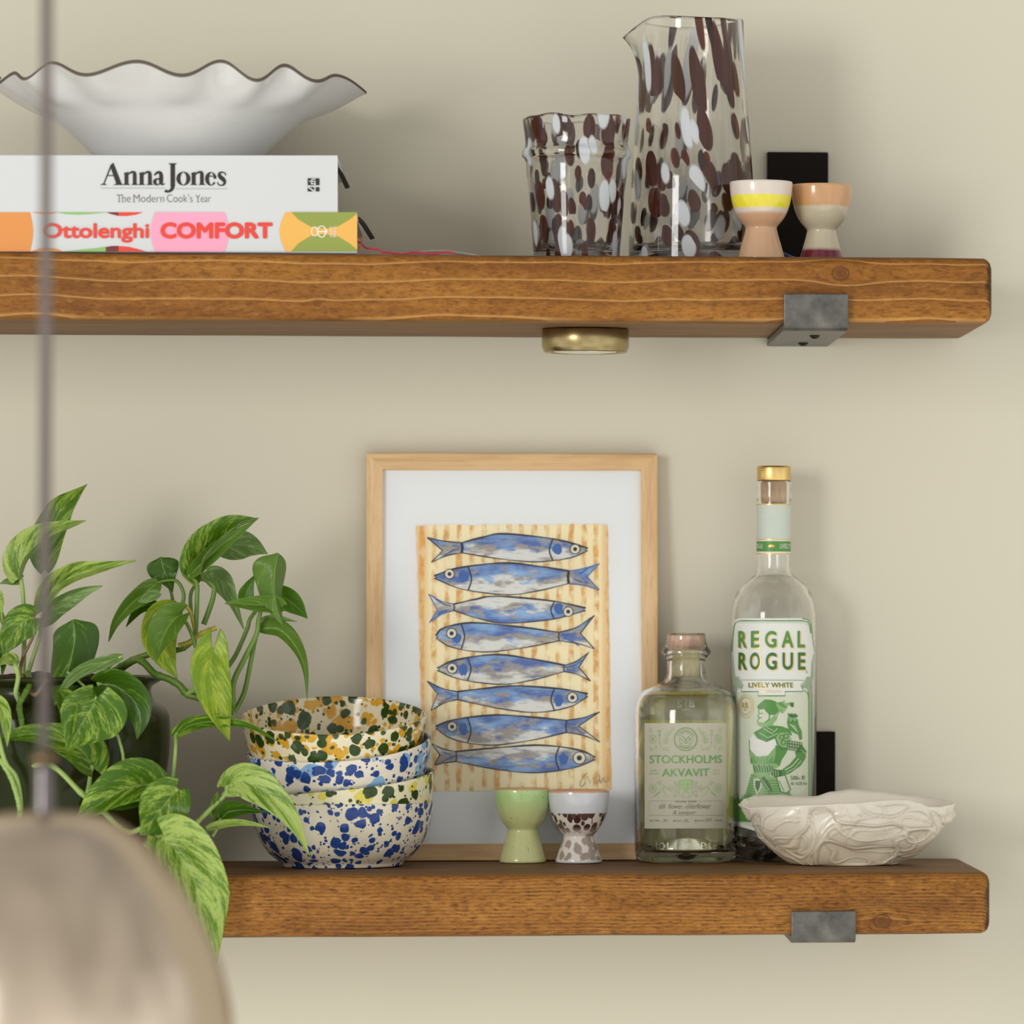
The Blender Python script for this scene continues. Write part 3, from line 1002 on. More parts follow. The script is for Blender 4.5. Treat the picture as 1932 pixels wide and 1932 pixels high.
# ---------------------------------------------------------------- flecked glassware
def vessel(name, label, cat, px, pyb, y, outer_px, wall, base_h, mat, fn=None, zmap=None, shear=0.0):
    c = P(px, 480, y)
    s = SC((c.x, y, ZU))
    base = (c.x, y, ZU + 0.0003)
    t = thing(name, label, cat, base)
    out = []
    for r, py in outer_px:
        z = (P(px, py, y).z - base[2]) if py is not None else 0
        out.append((r / s, z))
    pts = [(p.x, p.y) for p in bez([Vector((r, h, 0)) for r, h in out], 70)]
    pts[0] = (pts[0][0], 0.0015)
    prof = [(0, 0.001), (pts[0][0] * .8, 0.0), (pts[0][0] * .97, 0.0003)] + pts
    top = pts[-1]
    inner = [(top[0] - wall * .25, top[1] + wall * .42), (top[0] - wall * .75, top[1] + wall * .42)]
    inner += [(r - wall, h) for r, h in pts[::-1] if h > base_h]
    inner += [(inner[-1][0] * .9, base_h * .9), (0, base_h * .85)]
    b = MB()
    zz = zmap or (lambda h: h)
    R0 = pts[len(pts) // 2][0]
    nn = len(prof)
    b.lathe(base, prof + inner, mat, 120, fn, uvfn=lambda a, r, h: ((a * R0) + shear * h + (0.3 if False else 0), zz(h)))
    return t, part(name + '_body', b, t, weld=True)

Hp = 0.16
def pz(h):
    # chips get longer towards the rim
    u = max(0, h) / Hp
    return 0.62 * Hp * u - 0.235 * Hp * u * u
def spout(p, a, r, h):
    d = ((a - pi - 0.12 + pi) % (2 * pi)) - pi
    k = exp(-(d / 0.30) ** 2)
    up = max(0, (h - 0.128) / 0.036)
    q = Vector(p)
    q.x -= 0.0085 * k * up ** 1.8
    q.z -= 0.008 * k * up ** 2
    q.z += 0.0009 * sin(2 * a + 1) * up
    return q
pit = m_fleckglass('flecked_glass_tall', 88, 0.36, 0.46)
vessel('glass_pitcher', 'tall clear glass pitcher with brown and white flecks and a small spout', 'pitcher', 1306, 480, 0.105,
       [(120, None), (119.5, 470), (117, 400), (114, 330), (109, 260), (104, 190), (100, 120), (97.5, 70), (97, 42)], 0.0026, 0.010, pit, spout, pz, 0.17)
tum = m_fleckglass('flecked_glass_short', 90, 0.5, 0.56)
def wavy(p, a, r, h):
    q = Vector(p)
    if h > 0.08:
        q.z += 0.0007 * sin(5 * a) + 0.0005 * sin(9 * a + 1)
        q.x *= 1 + 0.006 * sin(7 * a); q.y *= 1 + 0.006 * sin(7 * a)
    return q
vessel('glass_tumbler', 'short clear glass tumbler with brown and white flecks and a raised ring', 'glass', 1088, 480, 0.075,
       [(80, None), (82, 470), (86, 420), (90, 370), (94, 330), (95, 315), (97, 304), (102.5, 296), (103, 288), (98, 280), (96.5, 272), (98, 255), (100, 240), (101.5, 226)], 0.0024, 0.009, tum, wavy, lambda h: h * 0.44, 0.06)

# ---------------------------------------------------------------- egg cups
def egg_cup(label, px, y, zs, mat, rtop, rwaist, rfoot, pytop, pywaist, extra=None):
    c = P(px, 480, y)
    s = SC((c.x, y, zs))
    base = (c.x, y, zs + 0.0003)
    Hh = P(px, pytop, y).z - base[2]
    hw = P(px, pywaist, y).z - base[2]
    rt, rw, rf = rtop / s, rwaist / s, rfoot / s
    out = [(0, 0.004), (rf * .7, 0.003), (rf * .8, 0.0), (rf * .97, 0.0), (rf, 0.0012), (rf * .985, 0.003), (rf * .93, hw * .25), (rf * .84, hw * .5), (rf * .73, hw * .75), (rw * 1.04, hw * .95), (rw, hw),
           (rw * 1.05, hw + (Hh - hw) * .05), (rt * .70, hw + (Hh - hw) * .17), (rt * .86, hw + (Hh - hw) * .38), (rt * .955, hw + (Hh - hw) * .62), (rt * .99, hw + (Hh - hw) * .85), (rt, Hh - .0008),
           (rt - .0006, Hh), (rt - .0019, Hh), (rt - .0025, Hh - .0008), (rt * .86, hw + (Hh - hw) * .62), (rt * .72, hw + (Hh - hw) * .36), (rt * .45, hw + (Hh - hw) * .16), (0, hw + (Hh - hw) * .1)]
    b = MB()
    b.lathe(base, out, mat, 64)
    t = part('egg_cup', b, None, loc=base, subsurf=1)
    return tag(t, label, 'egg cup', 'double-ended ceramic egg cups')
def at(py, y, zs): return P(1440, py, y).z - zs - 0.0003
yy = 0.055
f = lambda py: at(py, yy, ZU)
sand, peach, lemon = rgb(212, 170, 134), rgb(222, 206, 190), rgb(240, 226, 60)
pw = rgb(228, 214, 202)
egg_cup('sand-coloured egg cup with a bright yellow stripe, in front of the tall pitcher', 1436, yy, ZU,
        m_bands('striped_glaze', [(0, sand), (f(406), sand), (f(400), pw), (f(394.5), pw), (f(393), lemon), (f(371), lemon), (f(369.5), pw), (0.06, pw)], 0.16, 0.0004), 60, 29, 45, 343, 431)
yy = 0.075
f = lambda py: at(py, yy, ZU)
cream, tan, wine = rgb(206, 196, 170), rgb(210, 160, 112), rgb(112, 26, 48)
egg_cup('cream egg cup with a tan top band and wine-red foot, before the black plate', 1550, yy, ZU,
        m_bands('tan_banded_glaze', [(0, wine), (f(474), wine), (f(471), rgb(178, 150, 136)), (f(467), cream), (f(392), cream), (f(388), tan), (0.06, tan)], 0.16, 0.0006), 57.5, 27, 42, 349, 436)
yy = 0.158
f = lambda py: at(py, yy, ZL)
inT = rgb(214, 160, 122)
egg_cup('pale green speckled egg cup on the lower shelf beside the stacked bowls', 986, yy, ZL,
        m_bands('green_speckled_glaze', [(0, rgb(206, 208, 148)), (f(1540), rgb(200, 204, 142)), (f(1500), rgb(178, 210, 138)), (f(1489.5), rgb(184, 214, 146)), (f(1486.8), inT), (0.06, inT)], 0.2, 0.0008, speck=rgb(120, 104, 40)), 54, 27.5, 44, 1487, 1566)
yy = 0.152
f = lambda py: at(py, yy, ZL)
gw = rgb(218, 220, 224)
egg_cup('white egg cup with brown mottled glaze, on the lower shelf beside the pale green one', 1092, yy, ZL,
        m_bands('mottled_glaze', [(0, gw), (f(1623), gw), (f(1621), rgb(232, 226, 218)), (f(1536), rgb(228, 216, 206)), (f(1531), gw), (f(1494.5), gw), (f(1492), inT), (0.06, inT)], 0.12, 0.0005,
                cells=(f(1621), f(1531), rgb(96, 72, 62), rgb(66, 42, 36))), 58.5, 28, 44.5, 1490, 1578)
# ---------------------------------------------------------------- stacked bowls
BR = 0.0655
BH = 0.0462
bprof = [(0, .0035), (.028, .0032), (.0400, .0022), (.0410, 0), (.0425, 0), (.0432, .0016), (.0440, .0034), (.0490, .0062), (.0545, .0115), (.0592, .0190), (.0622, .0270), (.0640, .0350), (.0651, .0420), (.0655, .0452),
         (.0652, .0460), (.0640, .0462), (.0632, .0456), (.0625, .0420), (.0613, .0350), (.0595, .0270), (.0565, .0195), (.0520, .0125), (.0465, .0082), (.030, .0062), (0, .006)]
cr = rgb(232, 222, 196)
NAVY, BLUE, SKY = rgb(24, 46, 110), rgb(52, 90, 164), rgb(118, 164, 212)
DKG, MDG, GRY = rgb(30, 46, 16), rgb(66, 92, 38), rgb(84, 100, 84)
OCH, OCH2 = rgb(206, 146, 20), rgb(232, 184, 70)
LEM, LEM2 = rgb(214, 204, 60), rgb(236, 216, 110)
sp_blue = m_splatter('blue_splatter_glaze', rgb(240, 231, 206), [(BLUE, NAVY, 108, .34, .60, .8, 3.0, .6), (BLUE, NAVY, 180, .22, .52, .6, 7.7, .5), (NAVY, BLUE, 380, .14, .45, .5, 1.3, .3)])
sp_lemon = m_splatter('lemon_green_splatter_glaze', rgb(240, 233, 198), [(LEM, LEM2, 100, .34, .58, .7, 5.0, .7), (DKG, MDG, 92, .30, .58, .85, 9.1, .5), (DKG, MDG, 240, .15, .48, .5, 2.2, .3)])
sp_two = m_splatter('two_blue_splatter_glaze', rgb(240, 231, 212), [(SKY, rgb(150, 190, 220), 76, .38, .64, .85, 6.0, .9), (BLUE, NAVY, 112, .30, .58, .9, 2.4, .7), (NAVY, BLUE, 270, .15, .48, .55, 8.3, .3)])
sp_ochre = m_splatter('ochre_green_splatter_glaze', rgb(240, 230, 196), [(OCH2, OCH, 92, .38, .62, .8, 4.4, 1.0), (OCH, OCH2, 190, .24, .52, .6, 3.1, .7), (DKG, MDG, 98, .28, .57, .8, 1.9, .5), (MDG, GRY, 120, .25, .52, .25, 6.6, .7), (DKG, MDG, 250, .14, .47, .5, 2.8, .3)])
specs = [
    ('cream bowl with navy blue splatters, lowest of the stack of four bowls', 646, 1521, 0.120, 0.0, 0.4, sp_blue),
    ('cream bowl with dark green and lemon splatters, second from the bottom of the stack', 646.5, 1473, 0.1195, 4.2, 6.6, sp_lemon),
    ('cream bowl with two-tone blue splatters, third from the bottom of the stack', 639.5, 1404, 0.117, 9.0, 4.6, sp_two),
    ('cream bowl with ochre and dark green splatters, topmost of the stack of four bowls', 630, 1349, 0.113, 10.6, 0.4, sp_ochre)]
for k, (lb, px, py, y, tilt, roll, mat) in enumerate(specs):
    rc = P(px, py, y)
    if k == 0:
        rc.z = ZL + 0.0003 + BH
    M = Matrix.Rotation(radians(-roll), 4, 'Y') @ Matrix.Rotation(radians(tilt), 4, 'X')
    o = rc - (M @ Vector((0, 0, BH)))
    b = MB()
    S = 1.0 + 0.004 * k
    b.lathe(o, [(r * S, h) for r, h in bprof], mat, 96, fn=lambda p, a, r, h: p + Vector((0, 0, 0.0005 * sin(3 * a + k) if h > .03 else 0)), M=M)
    tag(part('splatter_bowl', b, None, loc=o, subsurf=1), lb, 'bowl', 'stack of splatter-glazed bowls')

# ---------------------------------------------------------------- framed print
zbot, ztop_ = ZL + 0.0006, P(965, 855, 0.205).z
yb, yt = 0.186, 0.2055           # front face: leans back from foot to top
def FY(z): return yb + (yt - yb) * (z - zbot) / (ztop_ - zbot)
def FP(px, py, off=0.0):
    """point on the leaning front plane of the frame, off = towards the room"""
    y = yb
    for _ in range(6):
        p = P(px, py, y)
        y = FY(p.z) - off
    return P(px, py, y)
NB = Vector((0, (ztop_ - zbot), -(yt - yb))).normalized()   # into the frame
pl = FP(690, 1600)
t = thing('framed_print', 'framed print of eight blue sardines on yellow stripes, leaning on the wall', 'picture', ((FP(690, 1300).x + FP(1241, 1300).x) / 2, yb + .008, zbot))
OAKH, OAKV = m_oak('oak_across', False), m_oak('oak_upright', True)
xl_, xr_ = FP(690.5, 1250).x, FP(1241.5, 1250).x
FWd = 0.0122
D = 0.0125
def fr(x, z, d=0.0):
    return Vector((x, FY(z), z)) + NB * d
b = MB()
def moulding(q, mat):
    """q: outer a, outer b, inner b, inner a as (x, z)"""
    f = [fr(*p) for p in q]
    k = [fr(*p, D) for p in q]
    b.add(f + k, [(0,1,2,3), (4,7,6,5), (0,4,5,1), (1,5,6,2), (2,6,7,3), (3,7,4,0)], mat, smooth=False)
x0, x1, z0, z1 = xl_, xr_, zbot, ztop_
moulding([(x0,z1),(x1,z1),(x1-FWd,z1-FWd),(x0+FWd,z1-FWd)], OAKH)
moulding([(x0,z0),(x0+FWd,z0+FWd),(x1-FWd,z0+FWd),(x1,z0)], OAKH)
moulding([(x0,z0),(x0,z1),(x0+FWd,z1-FWd),(x0+FWd,z0+FWd)], OAKV)
moulding([(x1,z1),(x1,z0),(x1-FWd,z0+FWd),(x1-FWd,z1-FWd)], OAKV)
part('frame', b, t, bevel=0.0006, weld=2)
MATB = plain('mount_board', rgb(234, 236, 238), 0.85)
b = MB()
q = [(x0+.008, z0+.008), (x1-.008, z0+.008), (x1-.008, z1-.008), (x0+.008, z1-.008)]
f = [fr(*p, .0045) for p in q] + [fr(*p, .0115) for p in q]
b.add(f, [(0,1,2,3), (7,6,5,4), (0,4,5,1), (1,5,6,2), (2,6,7,3), (3,7,4,0)], MATB, smooth=False)
part('mount_board', b, t)

# the drawing
def m_crayon_ground():
    t = NT('crayon_striped_paper')
    uv = t.uv()
    u, v, _ = t.sepx(uv)
    wob = t.math('MULTIPLY', t.math('SUBTRACT', t.noise(t.mapping(uv, (1, .25, 1)), .06, 3), .5), 12.0)
    uu = t.math('ADD', u, wob)
    ph = t.math('FRACT', t.math('DIVIDE', t.math('SUBTRACT', uu, 786.0), 23.5))
    bar = t.math('SUBTRACT', 1.0, t.math('MULTIPLY', t.math('ABSOLUTE', t.math('SUBTRACT', ph, .42)), 3.6), True)
    bar = t.math('MULTIPLY', bar, 2.2, True)
    gap = t.noise(t.mapping(uv, (1, .6, 1)), .055, 3)
    bar = t.math('MULTIPLY', bar, t.math('MULTIPLY', t.math('SUBTRACT', gap, .38, True), 5.0, True))
    tooth = t.noise(uv, .8, 3, .7)
    bar = t.math('MULTIPLY', bar, t.math('MULTIPLY', t.math('SUBTRACT', tooth, .30, True), 4.0, True))
    hue = t.mix(t.math('MULTIPLY', t.math('SUBTRACT', t.noise(uv, .09, 2), .35, True), 3.0, True), rgb(200, 128, 34), rgb(230, 176, 44))
    gr = t.mix(t.noise(uv, .05, 3), rgb(247, 240, 212), rgb(245, 230, 182))
    edge = t.math('ADD', t.math('DIVIDE', t.math('SUBTRACT', 812.0, u), 12.0, True), t.math('DIVIDE', t.math('SUBTRACT', u, 1132.0), 8.0, True), True)
    c = t.mix(bar, gr, hue)
    c = t.mix(t.math('MULTIPLY', t.math('MULTIPLY', edge, t.math('SUBTRACT', tooth, .25, True)), 1.8, True), c, rgb(222, 156, 50))
    return t.done(t.pbsdf(c, 0.9), tooth, 0.1, 0.0005)
def m_fish():
    """UV.x = along the fish (offset per fish), UV.y = 0 belly .. 1 back"""
    t = NT('pastel_fish')
    uv = t.uv()
    u, v, _ = t.sepx(uv)
    n1 = t.noise(t.mapping(uv, (5.0, 3.2, 1)), 1.0, 3, .6)
    n2 = t.noise(t.mapping(uv, (3.0, 2.4, 1), loc=(7, 3, 0)), 1.0, 3, .6)
    st = t.noise(t.mapping(uv, (10, 60, 1), rot=(0, 0, .12)), 1.0, 2, .7)
    gr = t.mix(st, rgb(132, 124, 118), rgb(196, 190, 182))
    wh = t.math('MULTIPLY', t.math('SUBTRACT', t.math('ADD', n2, t.math('MULTIPLY', t.math('SUBTRACT', .5, v), .35)), .50), 9.0, True)
    c = t.mix(wh, gr, rgb(226, 226, 222))
    bl = t.math('MULTIPLY', t.math('SUBTRACT', t.math('ADD', n1, t.math('MULTIPLY', t.math('SUBTRACT', v, .5), .42)), .47), 11.0, True)
    blue = t.mix(t.math('MULTIPLY', t.math('SUBTRACT', n2, .40), 5.0, True), rgb(54, 102, 186), rgb(134, 180, 230))
    c = t.mix(t.math('MULTIPLY', bl, t.math('ADD', t.math('MULTIPLY', st, .7), .45, True)), c, blue)
    dk = t.math('MULTIPLY', t.math('SUBTRACT', t.noise(t.mapping(uv, (7, 14, 1), rot=(0, 0, .6)), 1.0, 3), .60, True), 6.0, True)
    c = t.mix(t.math('MULTIPLY', dk, .75), c, rgb(74, 72, 76))
    return t.done(t.pbsdf(c, 0.9))
GROUND, FISH = m_crayon_ground(), m_fish()
EYE = plain('eye_cream', rgb(236, 230, 208), 0.9)
PEN = plain('charcoal_line', rgb(46, 46, 54), 0.9)
BLUEPEN = plain('blue_pastel', rgb(66, 108, 178), 0.9)
GREYPEN = plain('grey_pastel', rgb(122, 118, 116), 0.9)
rn = random.Random(5)
G = Art()
edge = []
def jag(p, q, n, amp):
    return [(p[0] + (q[0]-p[0])*i/n + rn.uniform(-amp, amp), p[1] + (q[1]-p[1])*i/n + rn.uniform(-amp, amp)) for i in range(n)]
G.poly(jag((785, 991), (1146, 989), 60, 1.6) + jag((1146, 989), (1153, 1489), 60, .9) + jag((1153, 1489), (800, 1493), 50, 1.0) + jag((800, 1493), (785, 991), 60, 1.2), GROUND, 0)
# (nose, top of back, lowest of belly, tail joint top, tail joint bottom, upper tip, fork, lower tip, gill x, eye, eye radius, blue below)
fishes = [
 ((1109,1036),(951,1007),(1012,1060),(871,1024),(871,1043),(806,1014),(835,1039),(814,1061),1040,(1085,1036),9,0),
 ((819,1088),(949,1062),(956,1122),(1073,1077),(1073,1101),(1131,1063),(1108,1088),(1130,1113),886,(848,1083),9,0),
 ((1105,1149),(938,1125),(956,1176),(856,1140),(856,1152),(809,1121),(825,1151),(810,1175),1043,(1072,1154),9,1),
 ((822,1201),(890,1175),(912,1230),(1055,1193),(1055,1209),(1121,1161),(1095,1195),(1121,1224),873,(852,1195),9.5,0),
 ((825,1262),(934,1235),(945,1291),(1065,1255),(1065,1267),(1111,1230),(1092,1259),(1114,1285),885,(853,1261),9.5,0),
 ((1109,1311),(977,1294),(1010,1344),(863,1305),(863,1320),(806,1285),(825,1309),(813,1341),1043,(1080,1316),9.5,0),
 ((822,1372),(934,1349),(923,1406),(1069,1359),(1069,1382),(1131,1343),(1092,1370),(1132,1400),885,(853,1371),9,0),
 ((1123,1430),(1021,1406),(1006,1458),(860,1418),(860,1437),(815,1403),(830,1424),(820,1444),1052,(1093,1430),11.5,1)]
for i, (no, tp, be, jt, jb, ut, fk, lt, gx, ey, er, fl) in enumerate(fishes):
    def sm(pts, n):
        return [(p.x, p.y) for p in bez([Vector((x, y, 0)) for x, y in pts], n)]
    sgn = 1 if no[0] > jt[0] else -1
    backq = ((no[0] + tp[0]) / 2 + sgn * 18, no[1] * .36 + tp[1] * .64)
    bellq = ((no[0] + be[0]) / 2 + sgn * 14, no[1] * .30 + be[1] * .70)
    bk2 = ((tp[0] + jt[0]) / 2, tp[1] * .62 + jt[1] * .38)
    bl2 = ((be[0] + jb[0]) / 2, be[1] * .66 + jb[1] * .34)
    back = sm([jt, bk2, tp, backq, (no[0], no[1] - 2)], 30)
    belly = sm([(no[0], no[1] + 3), bellq, be, bl2, jb], 30)
    tail = sm([jb, ((jb[0] + lt[0]) / 2, (jb[1] * .7 + lt[1] * .3)), lt], 8) + [fk] + sm([ut, ((jt[0] + ut[0]) / 2, (jt[1] * .7 + ut[1] * .3)), jt], 8)
    lo, hi = be[1], tp[1]
    def fuv(pts):
        return [((p[0] - jt[0]) / 200.0 * sgn + i * 3.7, ((lo - p[1]) / (lo - hi)) if not fl else 1 - (lo - p[1]) / (lo - hi)) for p in pts]
    body = back + [(no[0] - sgn * 4, no[1] + .5)] + belly
    G.poly(body, FISH, 1, fuv(body))
    G.poly(tail, FISH, 1, fuv(tail))
    w = 1.8
    wob = lambda t: .7 + .6 * abs(sin(t * 9 + i))
    G.stroke(back, 2.7, PEN, 3, taper=wob)
    G.stroke(belly, w, PEN, 3, taper=wob)
    G.stroke(tail, w, BLUEPEN if i in (1, 2) else PEN, 3, taper=wob)
    G.stroke([jt, (jt[0] + sgn * 1.5, (jt[1] + jb[1]) / 2), jb], 5 if i in (0, 1) else 2.4, PEN, 3)
    # gill line
    def yat(pts, x): return min(pts, key=lambda p: abs(p[0] - x))[1]
    yt_, yb_ = yat(back, gx), yat(belly, gx)
    G.stroke([(gx + sgn * 3, yt_), (gx - sgn * 3.5, (yt_ + yb_) / 2), (gx + sgn * 3, yb_)], 2.6, PEN, 3, smooth=10)
    # blue patch on the head and tail, pale strokes along the flank
    hc = (gx + sgn * 11, (yt_ + yb_) / 2 + rn.uniform(-4, 4))
    G.poly([(hc[0] + rn.uniform(7, 11) * cos(a), hc[1] + rn.uniform(8, 14) * sin(a)) for a in [2*pi*k/12 for k in range(12)]], BLUEPEN, 2)
    for _ in range(5):
        k = rn.random()
        tx = jt[0] - sgn * (6 + 26 * k)
        ty = (jt[1] + jb[1]) / 2 + (rn.choice((-1, 1))) * k * 12
        G.stroke([(tx + sgn*9, ty * .6 + .4*(jt[1]+jb[1])/2), (tx - sgn*6, ty + (ty - (jt[1]+jb[1])/2) * .5)], 2.4, BLUEPEN if rn.random() < .65 else GREYPEN, 2)
    # mouth
    G.stroke([(no[0], no[1] - 2), (no[0] - sgn * 5, no[1] + 1), (no[0], no[1] + 4)], 1.6, PEN, 3)
    G.ell(ey[0], ey[1], er, er, EYE, 4)
    G.ring(ey[0], ey[1], er, er, 1.5, PEN, 5)
    G.ell(ey[0], ey[1], er * .42, er * .42, PEN, 5)
G.stroke([(1108, 1458), (1100, 1466), (1094, 1478), (1098, 1484), (1104, 1476)], .9, GREYPEN, 5, smooth=14)
G.stroke([(1108, 1464), (1113, 1478), (1119, 1466), (1124, 1478), (1131, 1470)], .9, GREYPEN, 5)
G.stroke([(1131, 1462), (1132, 1478), (1138, 1468), (1142, 1476), (1149, 1471)], .9, GREYPEN, 5, smooth=14)
b = MB()
G.emit(b, lambda x, y, L: FP(x, y, -0.0040 + 0.00013 * L))
part('sardine_drawing', b, t, weld=False)
b = MB()
q = [(x0+.009, z0+.009), (x1-.009, z0+.009), (x1-.009, z1-.009), (x0+.009, z1-.009)]
b.add([fr(*p, .0024) for p in q], [(0, 1, 2, 3)], m_film('picture_glass', (.99, .99, .985, 1), 1.35), smooth=False)
part('glass_pane', b, t)

# ---------------------------------------------------------------- bottles
GLASS = m_glass('clear_bottle_glass', (0.995, 1.0, 0.995, 1))
def m_paper(name, c1, c2, thru=0.0):
    tt = NT(name)
    if thru:
        a_ = tt.pbsdf(c1, .55)
        b_ = tt.n('BsdfTranslucent', None, Color=c1)
        m_ = tt.n('MixShader', None, _0=thru, _1=a_.outputs[0], _2=b_.outputs[0])
        tt.t.links.new(m_.outputs[0], tt.out.inputs[0])
        return tt.mat
    return tt.done(tt.pbsdf(tt.mix(tt.noise(tt.obj(), 300, 2), c1, c2), 0.55), tt.noise(tt.obj(), 1500, 2), 0.05, 0.0002)
def m_cork(name, c1, c2):
    tt = NT(name)
    v = tt.obj()
    n1 = tt.noise(tt.mapping(v, (1, 1, .3)), 420, 4, .6)
    return tt.done(tt.pbsdf(tt.ramp(n1, [(.3, c1), (.7, c2)]), 0.65), n1, .15, .0004)

class Bottle:
    def __init__(s, name, label, px, y):
        s.px, s.y = px, y
        c = P(px, 1500, y)
        s.s = SC((c.x, y, 0))
        s.base = (c.x, y, ZL + 0.0003)
        s.t = thing(name, label, 'bottle', s.base)
    def h(s, py): return P(s.px, py, s.y).z - s.base[2]
    def r(s, wpx): return wpx / s.s
    def on(s, rad):
        """map a picture position onto the cylinder of radius rad about the bottle's axis"""
        def f(x, y, L):
            R = rad + 0.00014 * L
            q = max(-.999, min(.999, (x - s.px) / s.s / rad))
            a = asin(q)
            z = P(s.px, y, s.y - rad * cos(a)).z
            return Vector((s.base[0] + R * sin(a), s.base[1] - R * cos(a), z))
        return f
    def ang(s, rad):
        return lambda x, y: asin(max(-.999, min(.999, (x - s.px) / s.s / rad)))
    def lathe(s, name, prof, mat, n=72, sub=0, label=None, parent=None):
        b = MB()
        b.lathe(s.base, prof, mat, n)
        return part(name, b, parent or s.t, subsurf=sub, label=label)
def smooth_prof(pts, n=60):
    return [(p.x, p.y) for p in bez([Vector((r, h, 0)) for r, h in pts], n)]

# --- short bottle
Bt = Bottle('spirit_bottle', 'short clear square-shouldered bottle with a pale cream label and wooden stopper', 1294.5, 0.172)
h, r = Bt.h, Bt.r
R1 = r(97.5)
outer = [(R1 * .90, 0.0), (R1 * .96, .0016), (R1 * .992, .006), (R1, .012), (R1, h(1420)), (R1, h(1350)), (R1 * .985, h(1332)), (R1 * .93, h(1316)), (R1 * .83, h(1303)), (R1 * .68, h(1295)), (R1 * .54, h(1290)), (R1 * .44, h(1284)),
         (R1 * .385, h(1274)), (R1 * .37, h(1258)), (R1 * .37, h(1246)), (R1 * .40, h(1240)), (R1 * .465, h(1234)), (R1 * .475, h(1230)), (R1 * .44, h(1227))]
W = 0.0027
inn = [(R1 * .40, h(1226.4)), (R1 * .31, h(1226.4)), (R1 * .29, h(1227.5)), (R1 * .285, h(1230)), (R1 * .285, h(1240)), (R1 * .285, h(1272)), (R1 * .33, h(1286)), (R1 * .50, h(1296)), (R1 * .72, h(1303)), (R1 * .86, h(1317)), (R1 - W * 1.1, h(1336)), (R1 - W, h(1352)), (R1 - W, .014), (R1 - W * 1.6, .0095), (R1 * .82, .0075), (R1 * .5, .009), (R1 * .25, .016), (0, .018)]
punt = [(0, .008), (R1 * .3, .006), (R1 * .7, .0014), (R1 * .86, .0)]
Bt.lathe('glass_body', punt + outer + inn, GLASS, 96, label='clear glass body')
LIQ = m_glass('pale_spirit', (0.98, 0.975, 0.74, 1), 1.345)
o2 = 0.00008
lq = [(0, .018 + o2), (R1 * .25, .016 + o2), (R1 * .5, .009 + o2), (R1 * .82, .0075 + o2), (R1 - W * 1.6 - o2, .0095 + o2), (R1 - W - o2, .014), (R1 - W - o2, h(1352)), (R1 - W * 1.1 - o2, h(1336)), (R1 * .86 - o2, h(1317)), (R1 * .74, h(1306)), (R1 * .72, h(1306.4)), (R1 * .6, h(1306.5)), (0, h(1306.5))]
Bt.lathe('liquid', lq, LIQ, 96, label='pale yellowish spirit filling the bottle to its shoulder')
STOP = m_cork('pink_beech', rgb(206, 168, 142), rgb(226, 194, 168))
rs = r(35.5)
Bt.lathe('stopper', [(0, h(1226.5)), (rs * .96, h(1226.5)), (rs, h(1225)), (rs, h(1200)), (rs * .97, h(1197.5)), (0, h(1197.2))], STOP, 48, label='pale wooden stopper')
Bt.lathe('stopper_disc', [(0, h(1197)), (rs * .90, h(1197)), (rs * .90, h(1196.4)), (0, h(1196.2))], plain('green_disc', rgb(88, 158, 40), .4), 48, label='green paper disc on the stopper')
Bt.lathe('cork', [(0, h(1279)), (r(25), h(1279)), (r(26.5), h(1277)), (r(27), h(1240)), (r(27), h(1227)), (0, h(1227))], m_cork('cork_cream', rgb(204, 190, 136), rgb(226, 214, 166)), 40, label='cream cork inside the neck')
FILM = m_film('clear_seal', (.985, .985, .98, 1), 1.5, .03)
Bt.lathe('seal_film', smooth_prof([(R1 * .481, h(1231)), (R1 * .47, h(1226)), (R1 * .42, h(1219)), (R1 * .385, h(1208)), (R1 * .375, h(1199)), (R1 * .36, h(1194.6))], 20) + [(R1 * .30, h(1194.2)), (0, h(1194.2))], FILM, 64, label='clear plastic seal round the stopper')

CREAML = m_paper('cream_label', rgb(242, 238, 216), rgb(228, 223, 196), .45)
GI = plain('label_green', rgb(96, 158, 80), .4)
GL = plain('label_light_green', rgb(150, 192, 118), .4)
BI = plain('label_brown', rgb(112, 98, 84), .5)
A = Art(1180, 1340, 6.233)
A.rect(215, 151, 1170, 1390, CREAML, 0)
A.text('STOCKHOLMS', 273, 529, 1110, 623, GI, 2, 0.006)
A.text('AKVAVIT', 415, 686, 962, 778, GI, 2, 0.006)
for tx, x0_, x1_, y0_ in (('HAND-', 282, 362, 700), ('CRAFTED', 268, 376, 736), ('SMALL', 1008, 1086, 700), ('BATCH', 1008, 1086, 736)):
    A.text(tx, x0_, y0_, x1_, y0_ + 18, GL, 2)
A.ring(687, 341, 134, 136, 5, GI, 2)
A.ring(687, 341, 124, 126, 2.5, GI, 2)
A.ring(687, 341, 77, 78, 3, GI, 2)
A.arc_text('STOCKHOLMS', 687, 341, 88, 23, 198, 342, GI, 2, .02)
A.arc_text('BR\u00c4NNERI', 687, 341, 112, 23, 138, 42, GI, 2, .02, True)
A.stroke([(640, 298), (687, 345), (687, 388)], 4, GI, 2)
A.stroke([(734, 298), (687, 345)], 4, GI, 2)
A.stroke([(640, 392), (728, 308)], 3, GI, 2)
A.stroke([(734, 392), (646, 308)], 3, GI, 2)
A.rect(668, 386, 706, 391, GI, 2)
A.text('S', 628, 328, 648, 358, GI, 2)
A.text('B', 724, 328, 744, 358, GI, 2)
def leaflet(x, y, a, l, w_, mat=GL):
    c_, s_ = cos(a), sin(a)
    pts = [(x + l * t_ * c_ - k_ * s_, y + l * t_ * s_ + k_ * c_) for t_, k_ in ((0, 0), (.3, w_), (.65, w_ * .8), (1, 0), (.65, -w_ * .8), (.3, -w_))]
    A.stroke(pts, 3, mat, 2, closed=True)
